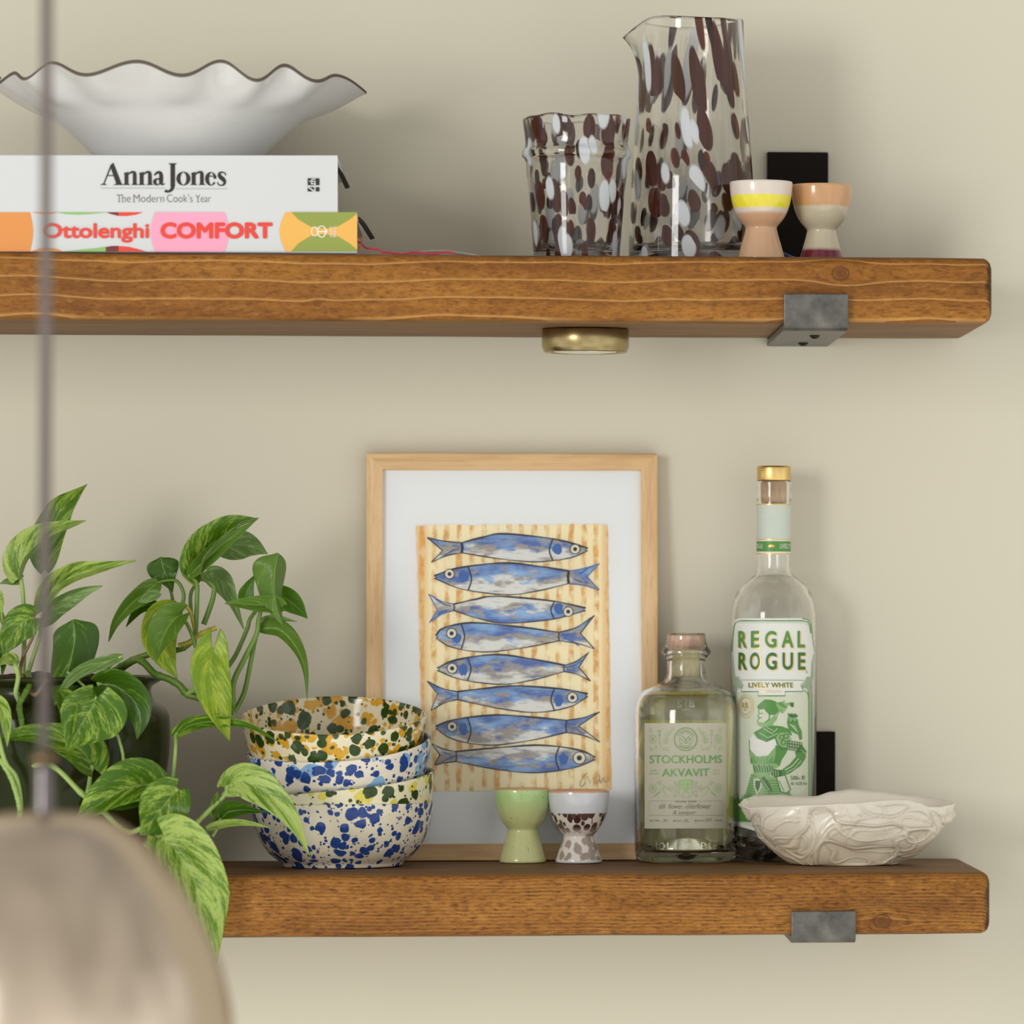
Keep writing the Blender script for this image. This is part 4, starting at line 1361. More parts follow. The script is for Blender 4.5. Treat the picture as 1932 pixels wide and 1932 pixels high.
def mir(f):
    for sg in (1, -1):
        f(lambda x, sg=sg: 687 + sg * (687 - x) * -1, sg)
for sg in (-1, 1):
    X = lambda d: 687 + sg * d
    ang = lambda a: a if sg > 0 else pi - a
    # citrus wheels
    for cy in (338, 917):
        A.ring(X(378), cy, 40, 53, 3.5, GL, 2)
        for k in range(4):
            a = pi * k / 4
            A.stroke([(X(378) + 34 * cos(a), cy + 46 * sin(a)), (X(378) - 34 * cos(a), cy - 46 * sin(a))], 3, GL, 2)
        A.ell(X(378), cy, 8, 10, GL, 2)
    # sprig with paired leaves
    A.stroke([(X(228), 398), (X(222), 330), (X(200), 280), (X(168), 240)], 3.5, GL, 2, smooth=14)
    leaflet(X(168), 240, ang(-2.3), 46, 14)
    for k, (d, yy_) in enumerate(((196, 275), (214, 310), (225, 350), (228, 385))):
        leaflet(X(d), yy_, ang(-.5), 40, 10)
        leaflet(X(d), yy_, ang(-2.5), 40, 10)
    # umbel flower
    A.stroke([(X(302), 390), (X(302), 255)], 3, GL, 2)
    for k in range(5):
        A.stroke([(X(302), 262), (X(302) + (k - 2) * 13, 232)], 3, GL, 2)
    leaflet(X(302), 300, ang(-.8), 26, 6); leaflet(X(302), 300, ang(-2.3), 26, 6)
    A.stroke([(X(180), 470), (X(240), 462), (X(285), 425), (X(300), 370)], 3.5, GL, 2, smooth=14)
    for k in range(6):
        A.ell(X(190 + 14 * k), 446 - abs(k - 3) * 3 + 26 * (k % 2), 5, 6, GL, 2, 8)
    A.stroke([(X(400), 455), (X(360), 455), (X(325), 430)], 3, GL, 2, smooth=8)
    leaflet(X(400), 455, ang(1.8), 32, 8); leaflet(X(400), 455, ang(-1.3), 32, 8); leaflet(X(330), 434, ang(-.9), 30, 8)
    # berry and cherry at the top
    A.ring(X(400), 240, 15, 18, 3, GL, 2); leaflet(X(400), 225, ang(-.9), 26, 7)
    # lower sprays
    A.stroke([(X(120), 920), (X(220), 920)], 4, GL, 2)
    leaflet(X(165), 920, ang(0.0), 62, 18)
    for a in (-.9, .9):
        leaflet(X(150), 920, ang(a), 52, 13)
    for yy_ in (845, 998):
        leaflet(X(122), yy_ - 10, ang(pi / 2), 34, 12, GI)
    A.ring(X(122), 888, 7, 8, 3, GL, 2, 12); A.ring(X(122), 958, 7, 8, 3, GL, 2, 12)
    A.stroke([(X(190), 1018), (X(235), 990), (X(258), 930), (X(250), 880)], 3.5, GL, 2, smooth=14)
    leaflet(X(256), 920, ang(.1), 36, 10); leaflet(X(256), 915, ang(-2.6), 34, 9)
    for (dx, dy) in ((300, 870), (318, 850), (290, 845)):
        A.ring(X(dx), dy, 9, 10, 3, GL, 2, 12)
    A.stroke([(X(250), 880), (X(300), 862)], 3, GL, 2)
    A.stroke([(X(360), 1015), (X(330), 990), (X(300), 960)], 3, GL, 2)
    for k in range(4):
        leaflet(X(350 - 16 * k), 1006 - 14 * k, ang(-2.6), 22, 5); leaflet(X(350 - 16 * k), 1006 - 14 * k, ang(.4), 22, 5)
A.ring(687, 921, 106, 106, 3.5, GL, 2)
A.rect(608, 813, 766, 830, GL, 2)
A.stroke([(611, 830), (611, 985)], 4, GL, 2); A.stroke([(763, 830), (763, 985)], 4, GL, 2)
for wx in (625, 668, 711):
    for wy in (842, 890):
        A.rect(wx, wy, wx + 38, wy + 36, GL, 2)
        A.rect(wx + 17, wy, wx + 20, wy + 36, CREAML, 3); A.rect(wx, wy + 12, wx + 38, wy + 15, CREAML, 3)
A.text('156', 664, 937, 710, 957, GL, 2)
A.stroke([(652, 1020), (652, 970), (722, 970), (722, 1020)], 4, GL, 2)
A.stroke([(545, 1068), (270, 1066), (272, 1236), (1117, 1238), (1117, 1068), (826, 1070)], 2.6, BI, 2)
A.text('ORGANIC BLEND', 560, 1062, 812, 1084, BI, 2)
A.text('dill  flower, elderflower', 382, 1098, 978, 1166, BI, 2, -.012, .25)
A.text('& juniper', 540, 1178, 806, 1240, BI, 2, -.012, .25)
A.text('ALC./VOL', 272, 1287, 388, 1307, BI, 2); A.text('38', 428, 1280, 470, 1303, BI, 2, -.01, .2); A.rect(405, 1309, 488, 1311, BI, 2)
A.text('BATCH', 540, 1289, 636, 1309, BI, 2); A.text('52', 664, 1280, 712, 1306, BI, 2, -.01, .2); A.rect(650, 1311, 735, 1313, BI, 2)
A.text('BOTTLE', 790, 1289, 896, 1309, BI, 2); A.text('2423', 910, 1272, 988, 1300, BI, 2, -.01, .2); A.rect(904, 1305, 992, 1307, BI, 2)
A.text('500 ML', 1030, 1288, 1114, 1307, BI, 2)
b = MB()
A.emit(b, Bt.on(R1 + .00012), .05, Bt.ang(R1))
part('front_label', b, Bt.t, weld=False, label='cream label with green botanical drawings and lettering')
BACKL = m_paper('back_label', rgb(255, 250, 165), rgb(252, 246, 156))
b = MB()
rows = []
for k in range(33):
    a = radians(90 - 62 + 124 * k / 32)
    rows.append([Vector((Bt.base[0] + (R1 - .0003) * cos(a), Bt.base[1] + (R1 - .0003) * sin(a), Bt.base[2] + z)) for z in (h(1556), h(1362))])
b.grid(rows, BACKL)
part('back_label', b, Bt.t, label='yellowish label seen through the back of the bottle')
EMB = m_film('embossed_glass', (.90, .92, .88, 1), 1.5, .12, .12)
A = Art(1180, 1340, 6.233)
A.arc = None
def emboss(text, x0_, x1_, y0_, y1_):
    # letters run round the cylinder, so lay them out by angle
    n_ = len(text)
    for k, ch in enumerate(text):
        if ch == ' ': continue
        u0, u1 = radians(-80 + 160 * (k + .08) / n_), radians(-80 + 160 * (k + .86) / n_)
        A.text(ch, 705 + 607 * sin(u0), y0_, 705 + 607 * sin(u1), y1_, EMB, 3, .02)
emboss('TOCKHOLMS BR\u00c4NNER', 0, 0, 1553, 1640)
b = MB()
A.emit(b, Bt.on(R1 + .0001), .05, Bt.ang(R1))
part('embossed_band', b, Bt.t, weld=False, label='raised glass lettering round the foot')
A = Art(1180, 1180, 8.05)
for pts in ([(780, 1050), (890, 1130), (1000, 1050)], [(820, 1050), (872, 1090)], [(955, 1050), (900, 1092)], [(890, 1125), (890, 1275)], [(825, 1285), (955, 1278)]):
    A.stroke(pts, 16, EMB, 3)
A.text('S', 758, 1140, 828, 1250, EMB, 3, .02); A.text('B', 940, 1140, 1025, 1245, EMB, 3, .02)
b = MB()
fc = Bt.on(R1)
def shoulder(x, y, L):
    p = fc(x, y, L)
    k = max(0, (1352 - y) / 36.0)
    rr = R1 * (1 - .02 * k - .16 * max(0, k - .4) ** 2) + .0004
    a = asin((x - Bt.px) / Bt.s / R1)
    q = Vector((Bt.base[0] + rr * sin(a), Bt.base[1] - rr * cos(a), 0))
    q.z = P(Bt.px, y, q.y).z
    return q
A.emit(b, shoulder, 4)
part('embossed_mark', b, Bt.t, weld=False, label='raised glass monogram on the shoulder')

# --- tall bottle
Bt = Bottle('vermouth_bottle', 'tall clear bottle with a white and green label and gold cap', 1460, 0.181)
h, r = Bt.h, Bt.r
R2 = r(81)
outer = [(R2 * .90, 0), (R2 * .97, .002), (R2, .007), (R2, .02), (R2, h(1400)), (R2, h(1180))] + smooth_prof([(R2, h(1170)), (R2 * .985, h(1155)), (R2 * .93, h(1133)), (R2 * .80, h(1110)), (R2 * .60, h(1095)), (R2 * .45, h(1085)), (R2 * .40, h(1072)), (R2 * .395, h(1050)), (R2 * .39, h(960)), (R2 * .39, h(945))], 36) + \
        [(R2 * .405, h(941)), (R2 * .41, h(936)), (R2 * .40, h(931)), (R2 * .405, h(926)), (R2 * .405, h(912)), (R2 * .405, h(909.5)), (R2 * .400, h(908.2)), (R2 * .392, h(908)), (R2 * .33, h(908))]
W = .0026
inn = [(R2 * .318, h(908)), (R2 * .31, h(909)), (R2 * .31, h(913)), (R2 * .31, h(1060)), (R2 * .31, h(1075)), (R2 * .37, h(1088)), (R2 * .53, h(1099)), (R2 * .73, h(1113)), (R2 * .86, h(1135)), (R2 * .915, h(1157)), (R2 - W, h(1176)), (R2 - W, .018), (R2 * .8, .011), (R2 * .4, .016), (0, .02)]
Bt.lathe('glass_body', [(0, .012), (R2 * .4, .008), (R2 * .8, .001)] + outer + inn, GLASS, 96, label='clear glass body')
Bt.lathe('liquid', [(0, .02 + o2), (R2 * .4, .016 + o2), (R2 * .8, .011 + o2), (R2 - W - o2, .018 + o2), (R2 - W - o2, h(1400)), (R2 - W - o2, h(1244)), (R2 - W - o2, h(1240.5)), (R2 - W - .0006, h(1240)), (R2 * .7, h(1240)), (0, h(1240))], m_glass('white_vermouth', (.975, .98, .93, 1), 1.345), 80, label='pale liquid behind the label')
Bt.lathe('cork', [(0, h(950)), (R2 * .27, h(950)), (R2 * .302, h(947)), (R2 * .305, h(910)), (0, h(910))], m_cork('cork_tan', rgb(206, 166, 118), rgb(226, 190, 146)), 40, label='tan cork inside the neck')
rc_ = r(32)
Bt.lathe('cap', [(0, h(907.5)), (rc_ * .97, h(907.5)), (rc_, h(905)), (rc_, h(883)), (rc_ * .97, h(880)), (rc_ * .9, h(879)), (0, h(878.6))], GOLD, 64, label='satin gold cap')
WLAB = m_paper('white_label', rgb(234, 234, 229), rgb(224, 226, 218))
GRL = m_paper('greenish_label', rgb(216, 222, 200), rgb(206, 214, 190))
RG = plain('label_deep_green', rgb(82, 142, 62), .4)
RD = plain('label_dark_green', rgb(58, 112, 44), .4)
RM = plain('label_mid_green', rgb(136, 178, 116), .4)
GF = plain('gold_foil', rgb(226, 186, 104), .35, Metallic=.6)
MINT = m_paper('mint_label', rgb(206, 214, 202), rgb(196, 206, 194))
A = Art(1360, 860, 5.3667)
A.rect(357, 490, 702, 845, MINT, 0)
for row in range(27):
    for cc in range(26):
        A.ell(364 + 13.2 * cc + (6.6 if row % 2 else 0), 500 + 12.8 * row, 2.6, 2.6, WLAB, 1, 6)
for y0_, y1_ in ((486, 496), (843, 852), (985, 996)):
    A.rect(357, y0_, 702, y1_, GF, 1)
A.rect(357, 852, 702, 985, WLAB, 0)
A.rect(357, 864, 702, 970, RG, 1)
A.text('OGUE', 357, 890, 418, 935, WLAB, 2)
A.text('LIVELY', 590, 890, 692, 938, WLAB, 2)
A.poly([(472, 925), (480, 905), (510, 898), (530, 905), (542, 925), (530, 918), (522, 935), (516, 918), (505, 920), (500, 935), (494, 920)], GF, 2)
b = MB()
A.emit(b, Bt.on(R2 * .394 + .00022), .06, Bt.ang(R2 * .394))
part('neck_label', b, Bt.t, weld=False, label='mint neck band with a green stripe')

A = Art(1360, 1150, 5.0833)
# outline of the label: shield top, pinched waist, straight sides
right = [(760, 84), (820, 100), (850, 140), (862, 220), (872, 330), (893, 412), (878, 520), (884, 640), (862, 700), (836, 735), (848, 780), (858, 860), (860, 1100), (862, 1500), (862, 2130)]
left = [(170, 84), (128, 100), (112, 140), (104, 260), (100, 412), (100, 520), (104, 640), (112, 700), (128, 735), (118, 780), (112, 860), (110, 1100), (108, 1500), (108, 2060)]
lab = right + [(700, 2150), (300, 2120)] + left[::-1]
A.poly(lab, WLAB, 0)
A.poly([(838, 790), (838, 2100), (700, 2120), (300, 2090), (130, 2030), (134, 790), (480, 830)], GRL, 1)
A.stroke(right[:6], 10, RG, 2, taper=lambda t_: 1 - .6 * t_)
A.stroke([(170, 108), (760, 108)], 11, RG, 2); A.stroke([(760, 108), (810, 118), (836, 150), (848, 230)], 9, RG, 2)
A.stroke([(170, 108), (136, 124), (122, 160), (112, 260), (106, 412)], 7, RG, 2)
A.stroke([(160, 126), (770, 126), (826, 160)], 2, RG, 2)
# fluted border
rnA = random.Random(2)
def side_x(tab, y):
    for (xa, ya), (xb, yb_) in zip(tab, tab[1:]):
        if ya <= y <= yb_: return xa + (xb - xa) * (y - ya) / (yb_ - ya or 1)
    return tab[-1][0]
yv = 430
while yv < 2040:
    wR = 34 if yv > 760 else 12 + max(0, (yv - 430)) * .10 + (40 if 640 < yv < 760 else 0)
    xR = side_x(right, yv) - 4
    A.stroke([(xR - wR, yv), (xR, yv)], 4.2, RG, 2)
    if yv < 1100:
        xL = side_x(left, yv) + 4
        A.stroke([(xL, yv), (xL + wR * .8, yv)], 4.2, RG, 2)
    yv += 9.5
A.stroke([(824, 800), (826, 2060)], 4, RG, 2); A.stroke([(858, 800), (858, 2060)], 5, RG, 2)
A.stroke([(770, 770), (812, 800), (826, 850)], 6, RG, 2)
# lettering with gold edge
for tx, boxes, y0_, y1_ in (('REGAL', ((160, 232), (274, 352), (404, 510), (560, 672), (714, 784)), 205, 366), ('ROGUE', ((162, 234), (264, 358), (410, 514), (568, 668), (718, 790)), 412, 578)):
    for ch, (xa, xb) in zip(tx, boxes):
        A.text(ch, xa + 9, y0_ + 6, xb + 9, y1_ + 8, GF, 2, .02)
        A.text(ch, xa, y0_, xb, y1_, RD if tx == 'ROGUE' else RG, 3, .025)
A.ring(804, 602, 8, 8, 3, RG, 3, 12)
A.poly([(182, 676), (772, 680), (740, 728), (770, 785), (185, 782), (206, 728)], WLAB, 3)
A.stroke([(182, 676), (772, 680), (740, 728), (770, 785)], 4, RG, 4); A.stroke([(182, 676), (206, 728), (185, 782)], 4, RG, 4)
A.text('LIVELY WHITE', 260, 704, 672, 752, GF, 4, .01); A.text('LIVELY WHITE', 254, 701, 667, 748, RD, 5, .012)
A.stroke([(190, 788), (342, 788), (342, 828), (592, 828), (592, 788), (765, 786)], 9, RG, 4)
A.rect(346, 782, 588, 822, WLAB, 4)
A.text('VERMOUTH', 372, 776, 556, 798, GF, 5)
# gold seal
A.ring(230, 928, 74, 112, 3, GF, 3); A.ring(228, 925, 52, 82, 6, GF, 3); A.ring(230, 928, 64, 98, 2, GF, 3)
A.text('RR', 192, 890, 254, 950, GF, 3, .01); A.rect(206, 960, 236, 968, GF, 3)
A.text('500', 645, 1596, 714, 1634, RD, 3); A.text('ML', 718, 1612, 742, 1632, RD, 3); A.text('e', 754, 1594, 784, 1632, RD, 3)
A.text('Alc 16.5% Vol', 646, 1652, 802, 1684, RD, 3)
# engraving of a helmeted figure with an owl on the shoulder
def en(pts, mat, L=3): A.poly(pts, mat, L)
def ln(pts, w_, mat=RG, L=5, **k): A.stroke(pts, w_, mat, L, **k)
en([(352, 905), (330, 930), (345, 960), (400, 952), (450, 1010), (500, 1010), (545, 960), (552, 920), (500, 880), (460, 866), (400, 862)], RG)          # helmet
en([(345, 962), (402, 955), (446, 1008), (440, 1055), (400, 1085), (345, 1085), (330, 1070), (350, 1045), (340, 1020), (352, 1000)], GRL, 3)           # face
en([(330, 1070), (395, 1088), (455, 1048), (500, 1000), (505, 1060), (470, 1110), (385, 1130), (340, 1110)], RM)                                          # chin guard
ln([(345, 962), (352, 1000), (338, 1022), (352, 1044), (332, 1070)], 6); ln([(360, 1000), (385, 992)], 7); ln([(345, 1032), (375, 1040)], 8); ln([(402, 955), (446, 1008), (440, 1055), (400, 1085)], 8)
en([(500, 900), (560, 885), (590, 870), (585, 900), (650, 890), (675, 900), (670, 935), (625, 915), (600, 960), (565, 1000), (530, 960)], RM); en([(638, 895), (674, 893), (672, 938), (648, 932)], RD, 4)
for k in range(7): ln([(515 + 10 * k, 900 + 6 * k), (560 + 8 * k, 890 + 8 * k)], 5, RG)
ln([(505, 1060), (520, 1000), (560, 960)], 5)
en([(300, 1180), (385, 1128), (470, 1112), (560, 1120), (640, 1150), (660, 1210), (560, 1180), (500, 1235), (420, 1270), (340, 1240)], RG)                 # cape and collar
ln([(390, 1140), (470, 1190), (520, 1140)], 7, GRL); ln([(350, 1180), (430, 1230), (520, 1190)], 6, GRL); ln([(420, 1130), (480, 1160)], 5, GRL)
en([(262, 1250), (290, 1195), (340, 1240), (420, 1272), (500, 1235), (520, 1330), (500, 1400), (430, 1470), (290, 1480), (265, 1380)], WLAB, 3)            # breastplate
ln([(262, 1250), (265, 1380), (290, 1480)], 6); en([(265, 1340), (330, 1410), (430, 1400), (505, 1310), (500, 1410), (430, 1470), (290, 1480)], RM, 4)
for k in range(16): ln([(276 + 14 * k, 1478), (272 + 14.5 * k, 1430 - (k % 3) * 14)], 4)
en([(500, 1235), (540, 1180), (620, 1180), (650, 1240), (610, 1330), (560, 1340), (520, 1290)], RM)                                                        # shoulder plate
for (cx_, cy_) in ((560, 1225), (600, 1215), (575, 1275)): A.ring(cx_, cy_, 20, 22, 6, RD, 5, 16)
ln([(500, 1235), (520, 1290), (560, 1340), (612, 1330)], 8, RD)
for ry in range(3):
    for cx_ in range(6): A.ring(622 + 24 * cx_, 1270 + 30 * ry + 4 * cx_, 12, 15, 6, RD, 5, 12)                                                          # sleeve of rings
en([(500, 1300), (620, 1330), (600, 1380), (560, 1440), (540, 1500), (490, 1470), (500, 1400)], RG)
en([(690, 1370), (750, 1290), (800, 1360), (790, 1430), (740, 1500), (640, 1570), (560, 1600), (560, 1540), (640, 1480), (700, 1410)], RG)               # forearm
ln([(590, 1540), (660, 1500), (720, 1430)], 9, GRL); ln([(600, 1565), (680, 1525), (745, 1450)], 6, GRL); ln([(690, 1370), (790, 1360)], 6, RD); ln([(720, 1330), (795, 1390)], 5, GRL)
en([(450, 1530), (560, 1540), (560, 1600), (500, 1610), (450, 1580)], RD)                                                                                   # gauntlet
for k in range(4): ln([(458 + 22 * k, 1545), (462 + 22 * k, 1600)], 5, GRL)
en([(290, 1478), (430, 1472), (500, 1420), (540, 1500), (480, 1540), (440, 1600), (330, 1590), (300, 1570)], RM)                                           # belt
for k in range(8): ln([(300 + 24 * k, 1490 + (k % 2) * 12), (312 + 24 * k, 1560)], 8, RD)
en([(280, 1570), (440, 1600), (520, 1610), (620, 1700), (660, 1820), (640, 1900), (200, 1900), (215, 1800)], RM)                                             # skirt of mail
for k in range(12): ln([(272 - 5 * k, 1590 + 24 * k), (330 - 2 * k, 1600 + 24 * k)], 5)
for k in range(9): ln([(395 - 2 * k, 1640 + 26 * k), (520 + 6 * k, 1640 + 26 * k)], 5)
en([(300, 1620), (380, 1625), (375, 1700), (350, 1760), (345, 1830), (315, 1830), (325, 1760), (300, 1700)], GRL, 5); en([(316, 1640), (366, 1642), (358, 1700), (338, 1750), (318, 1700)], RD, 6)
en([(395, 1600), (440, 1660), (470, 1740), (450, 1750), (380, 1670), (350, 1620)], RD, 5); ln([(360, 1612), (455, 1742)], 5, GRL, 6)
en([(510, 1605), (590, 1590), (640, 1730), (600, 1760), (550, 1745)], GRL, 5); ln([(510, 1605), (590, 1590), (640, 1730), (600, 1760), (550, 1745), (510, 1605)], 7, RD, 6); ln([(535, 1640), (580, 1740)], 6, RG, 6)
for k in range(26):
    x_ = 150 + 21 * k
    ln([(x_, 1840), (x_ + rnA.uniform(-16, 16), 1760 + rnA.uniform(-10, 30))], 10, RG, 6, taper=lambda t_: 1.2 - t_)
en([(150, 1820), (680, 1790), (690, 2060), (150, 2030)], RG, 5)
en([(620, 1035), (650, 1020), (690, 1030), (712, 1060), (720, 1110), (750, 1170), (755, 1240), (735, 1255), (720, 1200), (670, 1180), (625, 1140), (612, 1090)], RG, 5)   # owl
A.ring(645, 1052, 11, 13, 5, GRL, 6, 12); A.ring(682, 1052, 11, 13, 5, GRL, 6, 12); ln([(664, 1060), (664, 1078)], 6, RD, 6)
for k in range(4): ln([(630 + 14 * k, 1100 + 12 * k), (690 + 8 * k, 1120 + 20 * k)], 5, GRL, 6)
en([(622, 1020), (618, 990), (640, 1008), (655, 992), (668, 1012), (690, 995), (695, 1015), (716, 1010), (700, 1036), (640, 1030)], RD, 6)
b = MB()
A.emit(b, Bt.on(R2 + .00012), .05, Bt.ang(R2))
part('front_label', b, Bt.t, weld=False, label='white and green label with large green lettering and an engraved knight')

# ---------------------------------------------------------------- crinkled dish
def m_dish():
    tt = NT('oyster_glaze')
    v = tt.obj()
    z = tt.sepx(v)[2]
    c = tt.mix(tt.math('DIVIDE', z, .04, True), rgb(228, 212, 170), rgb(234, 226, 210))
    c = tt.mix(tt.noise(v, 30, 2), c, rgb(234, 226, 210))
    cr_ = tt.sepx(tt.uv())[0]          # glaze breaks brown beside the ridges
    c = tt.mix(tt.math('MULTIPLY', cr_, .40), c, rgb(140, 112, 80))
    return tt.done(tt.pbsdf(c, .28, Coat_Weight=.25, Coat_Roughness=.12))
yc = 0.112
cl, crr = P(1392, 1520, yc), P(1804, 1514, yc)
bc = P(1598, 1600, yc)
base = (bc.x, yc, ZL + 0.0003)
t = thing('crinkled_dish', 'off-white crinkled oyster-shaped dish on the right end of the lower shelf', 'dish', base)
s_ = SC((bc.x, yc, 0))
zr = P(1600, 1512, yc).z - base[2]
NA, NR = 380, 80
def rim(a):
    # a: 0 = right tip, pi/2 = back, pi = left tip, 3pi/2 = front
    ca, sa = cos(a), sin(a)
    x = (206 / s_) * ca
    y = 0.037 * sa * (1 - .35 * abs(ca) ** 3) * (1 + .10 * sin(3 * a + .6))
    tip = exp(-((a if a < pi else a - 2 * pi) / .35) ** 2)
    x += 0.0 * tip
    z = zr
    fx = ca
    def tab(T):
        for (a0, v0), (a1, v1) in zip(T, T[1:]):
            if fx <= a1:
                k = max(0, min(1, (fx - a0) / (a1 - a0)))
                k = k * k * (3 - 2 * k)
                return v0 + (v1 - v0) * k
        return T[-1][1]
    # heights of the front and back edge as they wander up and down (picture px above or below the mean rim)
    fr_ = tab([(-1, 1), (-.9, 7), (-.75, 4), (-.4, 0), (0, -4), (.35, -9), (.52, -9), (.64, -3), (.74, 5), (.84, 6), (.93, 3), (1, 1)])
    bk_ = tab([(-1, 1), (-.93, -9), (-.82, -14), (-.62, -14), (-.42, -10), (-.28, -10), (-.1, -19), (.08, -24), (.3, -21), (.6, -14), (.8, -8), (.93, -4), (1, 1)])
    w_ = .5 + .5 * max(-1, min(1, sa * 3.5))
    z -= (fr_ * (1 - w_) + bk_ * w_ - (-4)) / s_
    return Vector((x, y, z))
def foot(a):
    return Vector((.002 + (90 / s_) * cos(a), 0.025 * sin(a), 0))
def ridge(q):
    wv = Vector((noise.noise(q * 26 + Vector((3, 1, 7))), noise.noise(q * 22 + Vector((9, 4, 2))), noise.noise(q * 22 + Vector((1, 8, 5)))))
    p = Vector((q.x * 33, q.y * 33, q.z * 70)) + wv * 1.6
    n1 = noise.noise(p)
    n2 = noise.noise(p * 1.35 + Vector((5, 5, 5)))
    l1 = exp(-(n1 / .045) ** 2)
    l2 = exp(-(n2 / .045) ** 2) * .6
    global BRK
    BRK = max(exp(-((abs(n1) - .10) / .035) ** 2), .7 * exp(-((abs(n2) - .10) / .035) ** 2))
    return .0010 * max(l1, l2) + .0020 * (1 / (1 + exp(-n1 * 14)) - .5) + .0034 * noise.noise(q * 48 + wv)
def dish(u, a):
    """u: 0 foot .. 1 rim"""
    f_, r_ = foot(a), rim(a)
    e = u ** .80
    p = f_.lerp(r_, e)
    p.z = r_.z * (u ** 1.18)
    out = Vector((cos(a), sin(a) * 1.6, -.35)).normalized()
    fade = min(1, (1 - u) / .12) * min(1, u / .06)
    r_ = ridge(Vector((p.x, p.y, p.z)))
    UVR.append((BRK * fade, u))
    p += out * (r_ * fade + .0035 * sin(pi * u))
    return p
b = MB()
DM = m_dish()
o = Vector(base)
UVR, BRK = [], 0
rows = [[o + Vector((.002, 0, .0004))] * NA, [o + foot(2 * pi * j / NA) * .9 + Vector((0, 0, .0002)) for j in range(NA)]]
rows += [[o + dish(i / NR, 2 * pi * j / NA) for j in range(NA)] for i in range(NR + 1)]
def inside(u, a):
    f_, r_ = foot(a), rim(a)
    p = (f_ * .82).lerp(r_ * .985, u ** .85)
    p.z = .004 + (r_.z - .004) * u ** 1.25 + (.0003 if u > .98 else 0)
    return p
rows += [[o + inside(1 - i / 20, 2 * pi * j / NA) for j in range(NA)] for i in range(21)]
rows += [[o + Vector((.002, 0, .004))] * NA]
uvs = [[(0, 0)] * NA] * 2 + [UVR[i * NA:(i + 1) * NA] for i in range(NR + 1)] + [[(0, 0)] * NA] * 22
b.grid(rows, DM, uvs, closed=True)
part('dish_body', b, t)
# ---------------------------------------------------------------- small cables on the upper shelf
wc = plain('white_cable', rgb(214, 208, 192), .4)
b = MB()
pts = []
for px, py in ((700, 476), (760, 473), (800, 467), (835, 466), (880, 470), (930, 475), (985, 478), (1060, 480)):
    p = P(px, py, .19)
    p.z = max(ZU + .0014, ZU + .0014 + (P(px, py, .19).z - P(px, 478, .19).z) )
    pts.append(p)
lift = {2: .0060, 3: .0066, 4: .0046, 1: .003}
pts = [Vector((p.x, .16, ZU + .0062 + lift.get(i, 0.0015))) for i, p in enumerate(pts)]
pts[0].z = ZU + .0014; pts[-1].z = ZU + .0014
b.tube(bez(pts, 60), .0011, wc)
tag(part('white_cable', b, loc=pts[0]), 'thin white cable lying along the upper shelf behind the tumbler', 'cable')
bc_ = plain('blue_cable', rgb(44, 62, 128), .4)
b = MB()
p0, p1 = P(1452, 476, .10), P(1512, 480, .10)
pts = [Vector((p0.x, .10, ZU + .0115)), Vector((p0.x + .008, .10, ZU + .0085)), Vector((p1.x - .004, .105, ZU + .0045)), Vector((p1.x + .004, .115, ZU + .0022))]
pts = [Vector((p0.x - .002, .125, ZU + .0022))] + pts
b.tube(bez(pts, 30), .0018, bc_)
tag(part('blue_cable', b, loc=pts[0]), 'short blue cable showing between the two egg cups on the upper shelf', 'cable')

# ---------------------------------------------------------------- potted pothos
YP = 0.112
pc = P(85, 1500, YP)
sP = SC((pc.x, YP, -0.1))
pb = (pc.x, YP, ZL + .0003)
t = thing('potted_pothos', 'trailing pothos plant with variegated heart leaves in a dark green glazed pot', 'plant', pb)
def m_pot():
    tt = NT('bottle_green_glaze')
    v = tt.obj()
    n1 = tt.noise(tt.mapping(v, (1, 1, .3)), 26, 3)
    z = tt.sepx(v)[2]
    c = tt.mix(n1, rgb(26, 32, 10), rgb(50, 60, 18))
    c = tt.mix(tt.math('MULTIPLY', tt.math('SUBTRACT', tt.noise(v, 14, 2), .5, True), 1.6), c, rgb(46, 26, 14))
    return tt.done(tt.pbsdf(c, .2, Specular_IOR_Level=.14, Coat_Weight=.10, Coat_Roughness=.05), tt.noise(v, 30, 2), .08, .001)
POT = m_pot()
hz = lambda py: P(85, py, YP).z - pb[2]
rz = lambda px: (px - 85) / sP
pot = [(0, .004), (rz(230), .003), (rz(236), 0), (rz(246), .0005), (rz(255), .005), (rz(272), hz(1575)), (rz(292), hz(1530)), (rz(310), hz(1470)), (rz(318), hz(1410)), (rz(318), hz(1360)), (rz(314), hz(1343)), (rz(304), hz(1332)), (rz(291), hz(1324)), (rz(285), hz(1314)), (rz(283), hz(1302)), (rz(286), hz(1294)), (rz(296), hz(1288)), (rz(303), hz(1283)), (rz(304), hz(1278)), (rz(300), hz(1275)), (rz(290), hz(1276)),
       (rz(280), hz(1290)), (rz(276), hz(1310)), (rz(290), hz(1360)), (rz(285), hz(1500)), (0, hz(1560))]
b = MB()
b.lathe(pb, smooth_prof(pot[2:20], 80) + pot[20:], POT, 96)
b.lathe(pb, pot[:3], POT, 96)
part('pot', b, t, label='dark green glazed pot with a flared rim')
def m_soil():
    tt = NT('potting_soil')
    v = tt.obj()
    n1 = tt.noise(v, 260, 4, .7)
    return tt.done(tt.pbsdf(tt.ramp(n1, [(.3, rgb(30, 20, 14)), (.6, rgb(66, 46, 32)), (.8, rgb(112, 86, 62))]), .95), n1, .6, .003)
b = MB()
SOIL = m_soil()
rows = []
